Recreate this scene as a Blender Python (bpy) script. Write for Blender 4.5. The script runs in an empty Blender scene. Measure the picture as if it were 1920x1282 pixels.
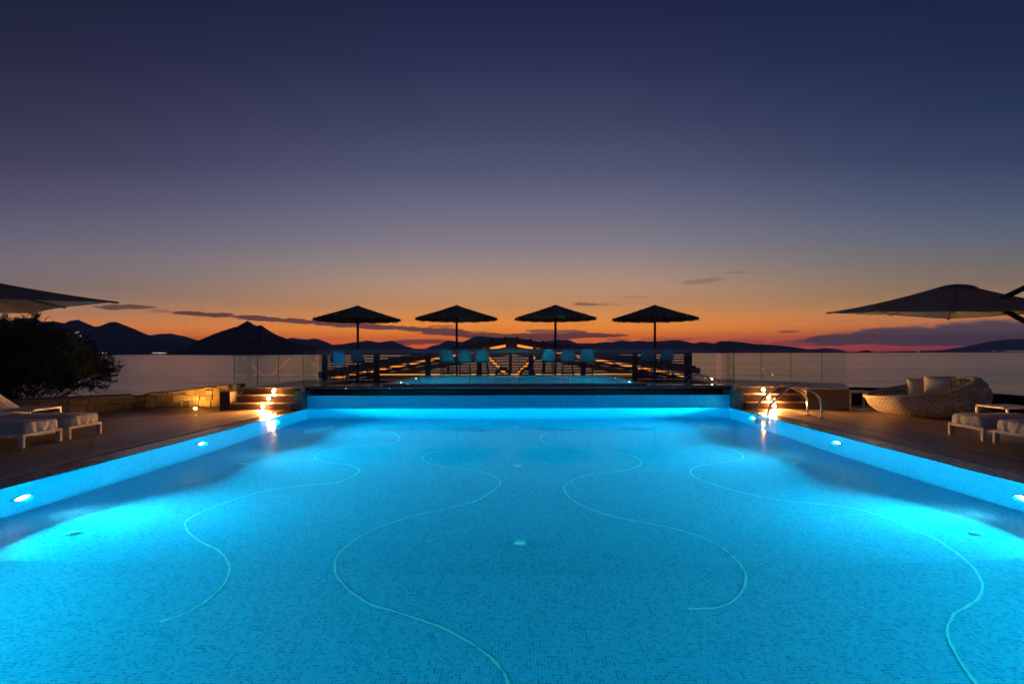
import bpy, bmesh, math, random
from mathutils import Vector, Matrix, noise
random.seed(7)
K = 0.8667            # working units -> metres
CX, CY, F, ROLL = 972.0, 662.1, 960.0, 0.0022
EYE = 1.5
C = bpy.context.scene.collection
sc = bpy.context.scene

# ---------------------------------------------------------------- measuring helpers (working units)
def ray(px, py):
    dx = px-CX; dy = py-CY+ROLL*dx
    return dx/F, -dy/F
def G(px, py, z=0.0):
    u, v = ray(px, py); Y = (z-EYE)/v
    return Vector((u*Y, Y, z))
def V(px, py, Y):
    u, v = ray(px, py)
    return Vector((u*Y, Y, EYE+v*Y))
W, YF, YN = 5.74, 13.93, -3.6
PROF = [(-3.6,-1.15),(4.6,-1.18),(9.2,-1.80),(13.93,-2.12)]
def floor_z(y):
    for (a,za),(b,zb) in zip(PROF, PROF[1:]):
        if y <= b: return za+(zb-za)*(y-a)/(b-a)
    return PROF[-1][1]
def refr(px, py):
    p = G(px, py, 0.0); d = (p-Vector((0,0,EYE))).normalized()
    h = Vector((d.x, d.y, 0)); s = h.length; s2 = s/1.333
    return p, Vector((d.x/s*s2, d.y/s*s2, -math.sqrt(1-s2*s2)))
def FL(px, py):       # pixel seen through the water -> point on the pool floor
    p, d = refr(px, py); t = 0
    while (p+d*t).z > floor_z((p+d*t).y) and t < 12: t += 0.01
    return p+d*t
def WL(px, py):       # pixel seen through the water -> point on a side wall
    p, d = refr(px, py); t = ((W if d.x > 0 else -W)-p.x)/d.x
    return p+d*t

# ---------------------------------------------------------------- materials
def lin(c):
    if isinstance(c, str):
        c = [int(c[i:i+2],16)/255 for i in (0,2,4)]
        c = [x/12.92 if x <= .04045 else ((x+.055)/1.055)**2.4 for x in c]
    return (c[0], c[1], c[2], 1)
class NT:
    def __init__(s, nt): s.nt = nt; s.n = nt.nodes; s.l = nt.links
    def new(s, t, **kw):
        n = s.n.new(t)
        for k, v in kw.items():
            if hasattr(n, k): setattr(n, k, v)
        return n
    def link(s, a, b): s.l.new(a, b)
    def put(s, inp, v):
        if isinstance(v, bpy.types.NodeSocket): s.link(v, inp)
        elif v is not None: inp.default_value = v
    def math(s, op, a, b=None, c=None, clamp=False):
        n = s.new('ShaderNodeMath', operation=op); n.use_clamp = clamp
        for i, v in enumerate((a, b, c)): s.put(n.inputs[i], v)
        return n.outputs[0]
    def vmath(s, op, a, b=None):
        n = s.new('ShaderNodeVectorMath', operation=op)
        s.put(n.inputs[0], a)
        if b is not None: s.put(n.inputs[1], b)
        return n
    def mix(s, f, a, b, mode='MIX'):
        n = s.new('ShaderNodeMix', data_type='RGBA', blend_type=mode)
        s.put(n.inputs[0], f); s.put(n.inputs[6], a); s.put(n.inputs[7], b)
        return n.outputs[2]
    def ramp(s, f, stops, interp='LINEAR'):
        n = s.new('ShaderNodeValToRGB'); n.color_ramp.interpolation = interp
        e = n.color_ramp.elements
        while len(e) < len(stops): e.new(0.5)
        for el, (p, c) in zip(e, stops): el.position = p; el.color = c if len(c) == 4 else lin(c)
        s.put(n.inputs[0], f); return n.outputs[0]
    def noise(s, vec, scale, detail=3, rough=.55):
        n = s.new('ShaderNodeTexNoise'); n.inputs['Scale'].default_value = scale
        n.inputs['Detail'].default_value = detail; n.inputs['Roughness'].default_value = rough
        if vec is not None: s.link(vec, n.inputs['Vector'])
        return n.outputs['Fac']
def mat(name, base=None, rough=.5, metal=0, spec=.5, emit=None, estr=0, setup=None):
    m = bpy.data.materials.new(name); m.use_nodes = True
    t = NT(m.node_tree); b = m.node_tree.nodes['Principled BSDF']
    if base is not None: b.inputs['Base Color'].default_value = lin(base)
    b.inputs['Roughness'].default_value = rough; b.inputs['Metallic'].default_value = metal
    b.inputs['Specular IOR Level'].default_value = spec
    if emit: b.inputs['Emission Color'].default_value = lin(emit); b.inputs['Emission Strength'].default_value = estr
    if setup: setup(t, b)
    return m
def pos(t): return t.new('ShaderNodeNewGeometry').outputs['Position']
def scalev(t, v, s): return t.vmath('MULTIPLY', v, s).outputs[0]
def bump(t, b, h, dist=.01, strength=1.0):
    n = t.new('ShaderNodeBump'); n.inputs['Distance'].default_value = dist; n.inputs['Strength'].default_value = strength
    t.link(h, n.inputs['Height']); t.link(n.outputs[0], b.inputs['Normal'])
def mottle(c1, c2, sc_=8, bd=.004, stretch=(1,1,1)):
    def f(t, b):
        p = scalev(t, pos(t), stretch); n = t.noise(p, sc_, 5, .6)
        t.link(t.ramp(n, [(.3, lin(c1)), (.7, lin(c2))]), b.inputs['Base Color'])
        bump(t, b, t.noise(p, sc_*3, 4), bd)
    return f
TILE = .0212
def mosaic(mask, cols, grout):
    def f(t, b):
        p = scalev(t, pos(t), tuple(m_/TILE for m_ in mask))
        p = t.vmath('ADD', p, (.37,.37,.37)).outputs[0]
        cell = t.vmath('FLOOR', p).outputs[0]; fr = t.vmath('FRACTION', p).outputs[0]
        wn = t.new('ShaderNodeTexWhiteNoise', noise_dimensions='3D'); t.link(cell, wn.inputs['Vector'])
        clus = t.noise(cell, .11, 3, .6)
        r = t.math('ADD', t.math('MULTIPLY', wn.outputs['Value'], .8), t.math('MULTIPLY', clus, .36))
        col = t.ramp(r, cols, 'CONSTANT')
        sp = t.new('ShaderNodeSeparateXYZ'); t.link(fr, sp.inputs[0])
        g = None
        for i, m_ in enumerate(mask):
            if not m_: continue
            d = t.math('ABSOLUTE', t.math('SUBTRACT', sp.outputs[i], .5))
            e = t.math('GREATER_THAN', d, .43)
            g = e if g is None else t.math('MAXIMUM', g, e)
        t.link(t.mix(g, col, lin(grout)), b.inputs['Base Color'])
    return f
cols = [(0, (.06,.58,.79,1)), (.36, (.05,.53,.75,1)), (.62, (.035,.45,.69,1)), (.85, (.02,.35,.61,1)), (1.0,(.012,.26,.50,1))]
M = {}
M['tile_floor'] = mat('mosaic floor', rough=.4, setup=mosaic((1,1,0), cols, (.08,.76,.92)))
M['tile_side'] = mat('mosaic side', rough=.4, setup=mosaic((0,1,1), cols, (.08,.76,.92)))
M['tile_far'] = mat('mosaic far', rough=.4, setup=mosaic((1,0,1), cols, (.08,.76,.92)))
M['inlay'] = mat('pale inlay', (.30,.97,.98), .5)
M['grille'] = mat('blue grille', (.10,.72,.86), .5)
M['whiteplastic'] = mat('white fitting', (.75,.85,.85), .4)
def water_setup(t, b):
    nt = t.nt; nt.nodes.remove(b)
    g = t.new('ShaderNodeBsdfRefraction'); g.inputs['IOR'].default_value = 1.333; g.inputs['Roughness'].default_value = 0
    g.inputs['Color'].default_value = (.90,.98,1,1)
    gl = t.new('ShaderNodeBsdfGlossy'); gl.inputs['Roughness'].default_value = .07
    fr = t.new('ShaderNodeFresnel'); fr.inputs[0].default_value = 1.333
    mx = t.new('ShaderNodeMixShader'); t.link(t.math('MULTIPLY', fr.outputs[0], .22), mx.inputs[0]); t.link(g.outputs[0], mx.inputs[1]); t.link(gl.outputs[0], mx.inputs[2])
    bp = t.new('ShaderNodeBump'); bp.inputs['Distance'].default_value = .004; bp.inputs['Strength'].default_value = .35
    p = pos(t); n1 = t.noise(p, 3.2, 2); t.link(n1, bp.inputs['Height']); t.link(bp.outputs[0], g.inputs['Normal']); t.link(bp.outputs[0], gl.inputs['Normal'])
    t.link(mx.outputs[0], nt.nodes['Material Output'].inputs[0])
M['water'] = mat('pool water', setup=water_setup)
def glass_setup(t, b):
    nt = t.nt; nt.nodes.remove(b)
    tr = t.new('ShaderNodeBsdfTransparent'); tr.inputs[0].default_value = (.90,.955,.93,1)
    gl = t.new('ShaderNodeBsdfGlossy'); gl.inputs['Roughness'].default_value = 0.01
    lw = t.new('ShaderNodeLayerWeight'); lw.inputs['Blend'].default_value = .5
    fc = t.math('ADD', t.math('MULTIPLY', t.math('POWER', lw.outputs['Facing'], 5.0), .5), .035)
    mx = t.new('ShaderNodeMixShader'); t.link(fc, mx.inputs[0]); t.link(tr.outputs[0], mx.inputs[1]); t.link(gl.outputs[0], mx.inputs[2])
    t.link(mx.outputs[0], nt.nodes['Material Output'].inputs[0])
M['glass'] = mat('balustrade glass', setup=glass_setup)
M['edge'] = mat('glass edge', (.02,.035,.035), .3)
def planks(c1, c2, w=.12, ax=0):
    def f(t, b):
        p = pos(t); sp = t.new('ShaderNodeSeparateXYZ'); t.link(p, sp.inputs[0])
        q = t.math('DIVIDE', sp.outputs[ax], w); idx = t.math('FLOOR', q); fr = t.math('FRACT', q)
        cv = t.new('ShaderNodeCombineXYZ'); t.link(idx, cv.inputs[0])
        wn = t.new('ShaderNodeTexWhiteNoise', noise_dimensions='3D'); t.link(cv.outputs[0], wn.inputs['Vector'])
        st = (14,1.2,14) if ax == 0 else (1.2,1.2,14)
        g = t.noise(scalev(t, p, st), 2.2, 6, .65)
        k = t.math('ADD', t.math('MULTIPLY', wn.outputs['Value'], .45), t.math('MULTIPLY', g, .55))
        col = t.ramp(k, [(.2, lin(c1)), (.8, lin(c2))])
        gap = t.math('LESS_THAN', fr, .05)
        col = t.mix(gap, col, lin((.01,.008,.006)))
        t.link(col, b.inputs['Base Color'])
        h = t.math('SUBTRACT', t.math('MULTIPLY', g, .35), gap); bump(t, b, h, .006, .8)
        big = t.noise(p, .9, 3); t.link(t.math('ADD', t.math('MULTIPLY', big, .3), .22), b.inputs['Roughness'])
    return f
M['deck'] = mat('weathered deck boards', spec=.3, setup=planks((.17,.13,.10), (.38,.30,.235)))
M['riser'] = mat('riser wood', rough=.55, setup=mottle((.05,.028,.016), (.12,.07,.04), 5, .002, (1,1,10)))
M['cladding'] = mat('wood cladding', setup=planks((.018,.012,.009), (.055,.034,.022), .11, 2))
M['darkwood'] = mat('dark wood', rough=.6, setup=mottle((.045,.032,.024), (.10,.065,.045), 5, .002, (1,1,8)))
M['barwood'] = mat('bar slats', rough=.5, setup=mottle((.12,.09,.065), (.26,.19,.13), 6, .002, (1,1,12)))
M['counter'] = mat('counter top', rough=.7, spec=.2, setup=mottle((.36,.40,.38), (.50,.54,.51), 4, .002, (1,6,6)))
M['coping'] = mat('wet granite', rough=.2, setup=mottle((.15,.13,.12), (.26,.23,.21), 14, .0006))
M['paleline'] = mat('pale stone strip', rough=.4, setup=mottle((.26,.25,.24), (.42,.40,.38), 9, .002))
M['blackgranite'] = mat('polished granite', rough=.16, setup=mottle((.012,.013,.016), (.03,.03,.034), 12, .0004))
M['pillar'] = mat('grey stone tile', rough=.5, setup=mottle((.11,.115,.12), (.19,.19,.19), 16, .003))
def stone(t, b):
    p = pos(t); oi = t.new('ShaderNodeAttribute'); oi.attribute_name = 'rnd'
    n = t.noise(p, 9, 6, .65)
    k = t.math('ADD', t.math('MULTIPLY', n, .55), t.math('MULTIPLY', oi.outputs['Fac'], .5))
    t.link(t.ramp(k, [(.2, (.10,.075,.05,1)), (.55,(.27,.21,.14,1)), (.85, (.42,.34,.24,1))]), b.inputs['Base Color'])
    bump(t, b, t.noise(p, 14, 6, .7), .03)
M['stone'] = mat('rough limestone', rough=.9, setup=stone)
M['slab'] = mat('concrete slab', rough=.7, setup=mottle((.13,.12,.105), (.20,.185,.165), 5, .002))
M['white'] = mat('white painted metal', rough=.35, setup=mottle((.60,.58,.55), (.70,.68,.65), 3, .0003))
def fabric(c1, c2):
    def f(t, b):
        p = pos(t); t.link(t.ramp(t.noise(p, 4, 4), [(.3, lin(c1)), (.7, lin(c2))]), b.inputs['Base Color'])
        bump(t, b, t.noise(scalev(t, p, (1,1,1)), 320, 2), .0012)
        b.inputs['Sheen Weight'].default_value = .15
    return f
M['cushion'] = mat('cream cushion', rough=.85, setup=fabric((.50,.46,.42), (.62,.58,.54)))
M['pillow'] = mat('pillow', rough=.85, setup=fabric((.52,.49,.42), (.64,.60,.52)))
M['shell'] = mat('turquoise shell', (.08,.78,.78), .38)
M['blackmetal'] = mat('black metal', (.012,.012,.012), .4, .5)
M['steel'] = mat('polished steel', (.75,.75,.76), .08, 1)
M['brushed'] = mat('brushed steel', (.5,.5,.5), .28, 1)
M['nosing'] = mat('nosing steel', (.45,.46,.47), .05, 1)
M['straw'] = mat('straw', rough=.9, setup=mottle((.22,.17,.10), (.52,.42,.26), 12, .004))
M['leaf'] = mat('leaf', rough=.6, setup=mottle((.06,.10,.04), (.14,.21,.08), 1.5, .0))
M['bark'] = mat('bark', rough=.9, setup=mottle((.04,.03,.022), (.10,.08,.06), 10, .004))
def canvas(t, b):
    p = pos(t); t.link(t.ramp(t.noise(p, 2.5, 4), [(.3,(.15,.145,.135,1)),(.7,(.20,.19,.178,1))]), b.inputs['Base Color'])
    bump(t, b, t.noise(p, 300, 2), .0006)
    tl = t.new('ShaderNodeBsdfTranslucent'); tl.inputs[0].default_value = (.10,.09,.08,1)
    ad = t.new('ShaderNodeMixShader'); ad.inputs[0].default_value = .12
    t.link(b.outputs[0], ad.inputs[1]); t.link(tl.outputs[0], ad.inputs[2]); t.link(ad.outputs[0], t.nt.nodes['Material Output'].inputs[0])
M['canvas'] = mat('umbrella canvas', rough=.8, setup=canvas)
def weave(t, b):
    uv = t.new('ShaderNodeUVMap').outputs[0]
    sp = t.new('ShaderNodeSeparateXYZ'); t.link(uv, sp.inputs[0])
    row = t.math('FLOOR', sp.outputs[1]); off = t.math('MULTIPLY', t.math('MODULO', row, 2.0), .5)
    fx = t.math('SUBTRACT', t.math('FRACT', t.math('ADD', sp.outputs[0], off)), .5)
    fy = t.math('SUBTRACT', t.math('FRACT', sp.outputs[1]), .5)
    cv = t.new('ShaderNodeCombineXYZ'); t.link(fx, cv.inputs[0]); t.link(t.math('MULTIPLY', fy, .95), cv.inputs[1])
    d = t.vmath('LENGTH', cv.outputs[0]).outputs['Value']
    t.link(t.ramp(t.noise(pos(t), 6, 3), [(.3,(.50,.42,.30,1)),(.7,(.64,.55,.40,1))]), b.inputs['Base Color'])
    st = t.math('SINE', t.math('MULTIPLY', t.math('ADD', sp.outputs[0], sp.outputs[1]), 25.1))
    hh = t.math('ADD', t.math('MULTIPLY', t.math('MINIMUM', d, .45), 1.6), t.math('MULTIPLY', st, .10))
    bump(t, b, hh, .02)
    hole = t.math('LESS_THAN', d, .20)
    tr = t.new('ShaderNodeBsdfTransparent'); mx = t.new('ShaderNodeMixShader')
    t.link(hole, mx.inputs[0]); t.link(b.outputs[0], mx.inputs[1]); t.link(tr.outputs[0], mx.inputs[2])
    t.link(mx.outputs[0], t.nt.nodes['Material Output'].inputs[0])
M['weave'] = mat('open rattan weave', rough=.5, setup=weave)
def rim_(t, b):
    p = pos(t); t.link(t.ramp(t.noise(p, 6, 3), [(.3,(.50,.42,.30,1)),(.7,(.64,.55,.40,1))]), b.inputs['Base Color'])
    bump(t, b, t.noise(p, 45, 2), .01)
M['rattan'] = mat('rattan rim', rough=.55, setup=rim_)
M['mount'] = mat('far slopes', rough=1, spec=0, setup=mottle((.05,.055,.05), (.10,.10,.085), .002, .0))
M['island'] = mat('island slopes', rough=1, spec=0, setup=mottle((.07,.055,.045), (.20,.15,.11), .012, .0))
def sea(t, b):
    p = pos(t)
    b.inputs['Base Color'].default_value = (.012,.016,.024,1); b.inputs['IOR'].default_value = 3.0
    n1 = t.noise(scalev(t, p, (.018,.12,1)), 1.0, 5, .6); n2 = t.noise(scalev(t, p, (.0022,.02,1)), 1.0, 3, .5)
    bump(t, b, t.math('ADD', n1, t.math('MULTIPLY', n2, 3)), 1.6, .5)
    t.link(t.math('ADD', t.math('MULTIPLY', n2, .2), .08), b.inputs['Roughness'])
M['sea'] = mat('sea', setup=sea)
M['ground'] = mat('ground', rough=.95, setup=mottle((.05,.042,.03), (.11,.09,.065), .6, .05))
M['sign'] = mat('sign face', (.22,.62,.80), .4)
M['ink'] = mat('sign ink', (.02,.12,.30), .5)
def E(name, col, s): return mat('lit '+name, (.8,.8,.8), .4, emit=col, estr=s)
M['poollamp'] = E('pool lamp', (.75,.97,1.0), 30)
M['poollamp_small'] = E('plunge pool lamp', (.08,.86,1.0), 230)
M['steplamp'] = E('step lamp', (1,.42,.10), 18000)
M['uplight'] = E('wall light', (1,.42,.06), 2200)
M['strip'] = E('wood glow', (1,.25,.02), 1.5)  # emission stands in for lamplight on rafters and braces, no real lamp
M['strip2'] = E('beam glow', (1,.36,.03), 1.2)  # emission stands in for lamplight on the lower beam, no real lamp
M['shore'] = E('shore lamp', (1,.85,.6), 3)
M['shorewarm'] = E('shore lamp warm', (1,.55,.25), 2.5)

# ---------------------------------------------------------------- mesh builder
BASE = {}
class MB:
    def __init__(s): s.bm = bmesh.new(); s.rnd = s.bm.verts.layers.float.new('rnd'); s.uv = None
    def v(s, p): return s.bm.verts.new(p)
    def face(s, pts):
        vs = [s.bm.verts.new(p) for p in pts]
        return s.bm.faces.new(vs)
    def box(s, a, b, bev=0, rot=None, r=None):
        a = Vector(a); b = Vector(b); c = (a+b)/2; d = b-a
        m = Matrix.Translation(c)
        if rot is not None: m = m @ rot
        m = m @ Matrix.Diagonal((abs(d.x), abs(d.y), abs(d.z), 1))
        g = bmesh.ops.create_cube(s.bm, size=1, matrix=m); vs = g['verts']
        if bev:
            es = list({e for v in vs for e in v.link_edges})
            g = bmesh.ops.bevel(s.bm, geom=es, offset=bev, segments=2, affect='EDGES', profile=.6)
            vs = [v for v in g['verts']]
        if r is not None:
            for v in vs: v[s.rnd] = r
        return vs
    def bar(s, p, q, w, h=None, up=(0,0,1), bev=0):
        p = Vector(p); q = Vector(q); d = (q-p); L = d.length; d.normalize(); h = h or w
        upv = Vector(up)
        if abs(d.dot(upv)) > .98: upv = Vector((0,1,0))
        x = d.cross(upv).normalized(); z = x.cross(d).normalized()
        m = Matrix((x, d, z)).transposed().to_4x4(); m.translation = (p+q)/2
        g = bmesh.ops.create_cube(s.bm, size=1, matrix=m @ Matrix.Diagonal((w, L, h, 1)))
        if bev:
            es = list({e for v in g['verts'] for e in v.link_edges})
            bmesh.ops.bevel(s.bm, geom=es, offset=bev, segments=2, affect='EDGES')
    def tube(s, pts, r, n=10, cap=True):
        pts = [Vector(p) for p in pts]; rs = r if isinstance(r, (list, tuple)) else [r]*len(pts)
        rings = []; up = Vector((0,0,1))
        for i, p in enumerate(pts):
            d = (pts[min(i+1, len(pts)-1)]-pts[max(i-1, 0)]).normalized()
            u = up if abs(d.dot(up)) < .95 else Vector((0,1,0))
            x = d.cross(u).normalized(); y = x.cross(d).normalized()
            rings.append([s.bm.verts.new(p+(x*math.cos(k*2*math.pi/n)+y*math.sin(k*2*math.pi/n))*rs[i]) for k in range(n)])
        for a, b in zip(rings, rings[1:]):
            for k in range(n): s.bm.faces.new((a[k], a[(k+1)%n], b[(k+1)%n], b[k]))
        if cap: s.bm.faces.new(rings[0][::-1]); s.bm.faces.new(rings[-1])
    def prism(s, poly, z0, z1):
        a = [s.bm.verts.new((x, y, z0)) for x, y in poly]; b = [s.bm.verts.new((x, y, z1)) for x, y in poly]
        n = len(poly); s.bm.faces.new(a[::-1]); s.bm.faces.new(b)
        for k in range(n): s.bm.faces.new((a[k], a[(k+1)%n], b[(k+1)%n], b[k]))
    def grid(s, fn, nu, nv, closeu=False, uvf=None):
        vs = [[s.bm.verts.new(fn(i/nu, j/nv)) for j in range(nv+1)] for i in range(nu if closeu else nu+1)]
        if uvf and s.uv is None: s.uv = s.bm.loops.layers.uv.new('UVMap')
        for i in range(nu):
            for j in range(nv):
                i2 = (i+1) % nu if closeu else i+1
                f = s.bm.faces.new((vs[i][j], vs[i2][j], vs[i2][j+1], vs[i][j+1]))
                if uvf:
                    for lp, (a, b) in zip(f.loops, ((i,j),(i+1,j),(i+1,j+1),(i,j+1))): lp[s.uv].uv = uvf(a/nu, b/nv)
        return vs
    def disc(s, c, nrm, r, n=20, th=.0):
        nrm = Vector(nrm).normalized(); q = nrm.to_track_quat('Z', 'Y'); m = Matrix.Translation(c) @ q.to_matrix().to_4x4()
        if th: bmesh.ops.create_cone(s.bm, cap_ends=True, segments=n, radius1=r, radius2=r, depth=th, matrix=m)
        else: bmesh.ops.create_circle(s.bm, cap_ends=True, segments=n, radius=r, matrix=m)
    def ring(s, c, nrm, R_, r, n=24):
        nrm = Vector(nrm).normalized(); q = nrm.to_track_quat('Z', 'Y').to_matrix()
        def fn(u, v):
            a = u*2*math.pi; b = v*2*math.pi
            return Vector(c)+q @ Vector(((R_+r*math.cos(b))*math.cos(a), (R_+r*math.cos(b))*math.sin(a), r*math.sin(b)))
        s.grid(fn, n, 8, closeu=True)
    def build(s, name, m, parent=None, smooth=False, at=None, weld=False, keep=None):
        bm = s.bm
        if weld: bmesh.ops.remove_doubles(bm, verts=bm.verts, dist=1e-4)
        bmesh.ops.recalc_face_normals(bm, faces=bm.faces)
        if parent is not None: base = BASE[parent.name]
        elif at is not None: base = Vector(at)
        else:
            xs = [v.co for v in bm.verts]
            base = Vector(((min(v.x for v in xs)+max(v.x for v in xs))/2, (min(v.y for v in xs)+max(v.y for v in xs))/2, min(v.z for v in xs)))
        for v in bm.verts: v.co = (v.co-base)*K
        me = bpy.data.meshes.new(name); bm.to_mesh(me); bm.free()
        me.materials.append(M[m] if isinstance(m, str) else m)
        if smooth:
            me.polygons.foreach_set('use_smooth', [True]*len(me.polygons))
            if smooth != 'all': me.set_sharp_from_angle(angle=math.radians(38))
        o = bpy.data.objects.new(name, me); C.objects.link(o)
        if parent is not None: o.parent = parent
        else: o.location = base*K
        BASE[o.name] = base
        return o
def tag(o, label, cat, group=None, kind=None):
    if label: o['label'] = label
    if cat: o['category'] = cat
    if group: o['group'] = group
    if kind: o['kind'] = kind
    return o
def struct(o): o['kind'] = 'structure'; return o
def thing(name, loc, label, cat, group=None):
    o = bpy.data.objects.new(name, None); o.empty_display_size = .2; C.objects.link(o); o.location = Vector(loc)*K
    BASE[o.name] = Vector(loc); return tag(o, label, cat, group)
def copy_tree(o, parent=None):
    c = o.copy(); C.objects.link(c); c.parent = parent
    for ch in [x for x in bpy.data.objects if x.parent == o]: copy_tree(ch, c)
    return c

# ---------------------------------------------------------------- sea, ground, mountains
SEA = -5.0
b = MB(); b.face([(-40000,-900,SEA),(40000,-900,SEA),(40000,34000,SEA),(-40000,34000,SEA)])
struct(b.build('sea', 'sea'))
b = MB(); b.prism([(-15,-12),(15,-12),(15,20),(13,36),(-16,36),(-15.5,20)], SEA-1, -3.2)
struct(b.build('ground', 'ground'))

def ridge(name, pts, Y, depth, m, seed=0, rough=1.0):
    """hill range: its crest follows the measured skyline, slopes fall to the sea before and behind it"""
    b = MB(); xs = [p[0] for p in pts]; x0, x1 = xs[0], xs[-1]; n = max(60, int((x1-x0)/1.6))
    def top(px):
        for (a, ya), (c, yc) in zip(pts, pts[1:]):
            if px <= c: return ya+(yc-ya)*(px-a)/max(c-a, 1e-6)
        return pts[-1][1]
    rows = 14
    def fn(u, v):
        px = x0+(x1-x0)*u; jag = noise.noise(Vector((px*.35+seed, 3.1, 0)))*1.0*rough
        t = 1-abs(v*2-1); yy = Y+(v*2-1)*depth
        P = V(px, top(px)+jag, Y); h = max(P.z-SEA, 0)
        shape = t**1.15
        spur = noise.noise(Vector((px*.06+seed, v*6, 1.7)))*.22+noise.noise(Vector((px*.2+seed, v*14, 4.7)))*.08
        z = SEA-2+(h+2)*shape*(1+spur*(1-t)*1.6) if t < 1 else P.z
        z = min(z, SEA+h*(t**.55))
        if t == 0: z = SEA-4
        return Vector((P.x*(yy/Y if v < .5 else 1), yy, z))
    b.grid(fn, n, rows)
    o = b.build(name, m, smooth='all'); return struct(o)
ridge('mountain_range', [(-260,664),(-200,640),(-120,612),(-60,604),(0,597),(18,601),(33,597),(52,596),(62,596),(78,604),(100,602),(115,605),(121,606),(128,602),(146,599),(157,604),(172,613),(188,611),(205,604),(217,603),(235,611),(252,622),(273,629),(300,635),(330,641),(370,653),(400,664)], 9000, 2200, 'mount', 1)
ridge('mountain_range', [(180,664),(240,636),(273,629.5),(300,626),(320,625),(345,630),(368,637),(400,641),(430,652),(470,664)], 16000, 2500, 'mount', 2)
ridge('island', [(312,664),(320,661),(345,655),(359,644),(375,637),(400,626.3),(420,619.3),(432,615.5),(441,612.6),(443,613),(456,606),(464.6,601.5),(469,604),(476,608.6),(481.5,611),(487,609.5),(490,609.3),(492,612),(494,617),(498,621),(505,622.5),(520,628),(541,637),(560,643.5),(585,651),(600,656),(625,664)], 4200, 900, 'island', 3, .8)
ridge('mountain_range', [(500,664),(520,648),(539,634.5),(548,633),(560,635),(575,636.5),(587,634.6),(595,635),(603,637.6),(613,641.5),(623,646),(636,645.6),(651,644),(660,642),(673,640.7),(690,638),(698,639.5),(710,641.8),(724,640),(735,638),(746,643),(759,648),(776,653),(790,660)], 17000, 2500, 'mount', 4)
ridge('mountain_range', [(760,664),(800,652.5),(811,648),(824,645.5),(833,641),(841,638.6),(850,639),(862,640),(885,650),(920,664)], 24000, 2500, 'mount', 5)
ridge('mountain_range', [(835,664),(850,650),(870,639.5),(881,635.5),(888,631.5),(896,630),(908,630.5),(921,632),(945,633.5),(975,637),(1000,640),(1022,640),(1046,637),(1064,637),(1072,639.5),(1082,643.4),(1118,643.5),(1127,641.6),(1140,640.8),(1150,641),(1166,637.8),(1180,640.3),(1199,638.6),(1216,639.8),(1234,639.5),(1262,637.5),(1273,637.6),(1285,639.5),(1302,643.7),(1313,641),(1330,642),(1345,646),(1380,661)], 21000, 2500, 'mount', 6)
ridge('mountain_range', [(1320,661),(1330,648),(1341,643.7),(1350,639.3),(1372,639.5),(1395,642),(1413,644.6),(1451,646.5),(1488,650.3),(1518,655),(1535,657.5),(1560,661)], 15000, 2000, 'mount', 7)
ridge('mountain_range', [(1500,661),(1520,655),(1550,652.4),(1567,654),(1589,659),(1604,661)], 19000, 2000, 'mount', 8)
ridge('islet', [(1608,661),(1616,659),(1620,657),(1627,656),(1634,659),(1642,661)], 12000, 500, 'mount', 9)
ridge('mountain_range', [(1645,661),(1690,658.6),(1736,657.4),(1780,656),(1807,654.5),(1825,650),(1843,643.5),(1857,639.5),(1891,636),(1925,635),(1990,632),(2080,640),(2200,661)], 22000, 3000, 'mount', 10)

def shore(pts, Y, m, r, label, group):
    for px, py in pts:
        b = MB(); P = V(px, py, Y)
        bmesh.ops.create_icosphere(b.bm, subdivisions=1, radius=r, matrix=Matrix.Translation(P))
        tag(b.build('shore_lamp', m), label, 'lamp', group)
shore([(127,624.5),(133,625),(139.5,624),(143.5,623.5),(147,622.5),(151,629.5)], 7600, 'shore', 4.5, 'tiny white village light high on the dark slope left of the bush top', 'village lights on the left slope')
shore([(187,661),(192.5,661.6),(199,662)], 6700, 'shore', 4, 'tiny white light at the waterline right of the bush', 'waterline lights right of the bush')
shore([(287,661.5),(290,662),(294,661.5),(297,662),(300,661.6),(303,662),(306,661.5),(310,661.7)], 6700, 'shore', 4.5, 'tiny light in the bright row at the foot of the left mountains', 'row of harbour lights beside the island')
shore([(149,658.7),(151.5,658.7)], 6500, 'shorewarm', 4, 'tiny orange light behind the right edge of the bush', 'pair of orange shore lights')
shore([(1722,659)], 12000, 'shore', 8, 'single white light on the horizon above the wicker daybed', None)
shore([(1862,657.5),(1867,657.5),(1880,658),(1890,658),(1894,658.3),(1898,657.8),(1905,658),(1912,657.6),(1917,658)], 18500, 'shore', 9, 'faint town light below the right umbrella on the far shore', 'town lights on the far right shore')

# ---------------------------------------------------------------- main pool
pool = thing('swimming_pool', (0, 3, -2.2), 'large blue mosaic tiled pool filling the foreground with wavy floor lines', 'swimming pool')
b = MB()
for (y0, z0), (y1, z1) in zip(PROF, PROF[1:]):
    b.face([(-W,y0,z0),(W,y0,z0),(W,y1,z1),(-W,y1,z1)])
b.build('pool_floor', 'tile_floor', pool, weld=True)
for s in (-1, 1):
    b = MB()
    for (y0, z0), (y1, z1) in zip(PROF, PROF[1:]):
        b.face([(s*W,y0,z0),(s*W,y0,.006),(s*W,y1,.006),(s*W,y1,z1)])
    b.build('side_wall', 'tile_side', pool, weld=True)
b = MB(); b.box((-W-.3,YF,-2.6),(W+.3,YF+.45,.357)); b.build('end_wall', 'tile_far', pool)
b = MB(); b.box((-W-.3,YN-.3,-2.6),(W+.3,YN,.0)); b.build('end_wall', 'tile_far', pool)
b = MB(); b.face([(-W,YN,0),(W,YN,0),(W,YF,0),(-W,YF,0)]); struct(b.build('pool_water', 'water'))

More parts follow.
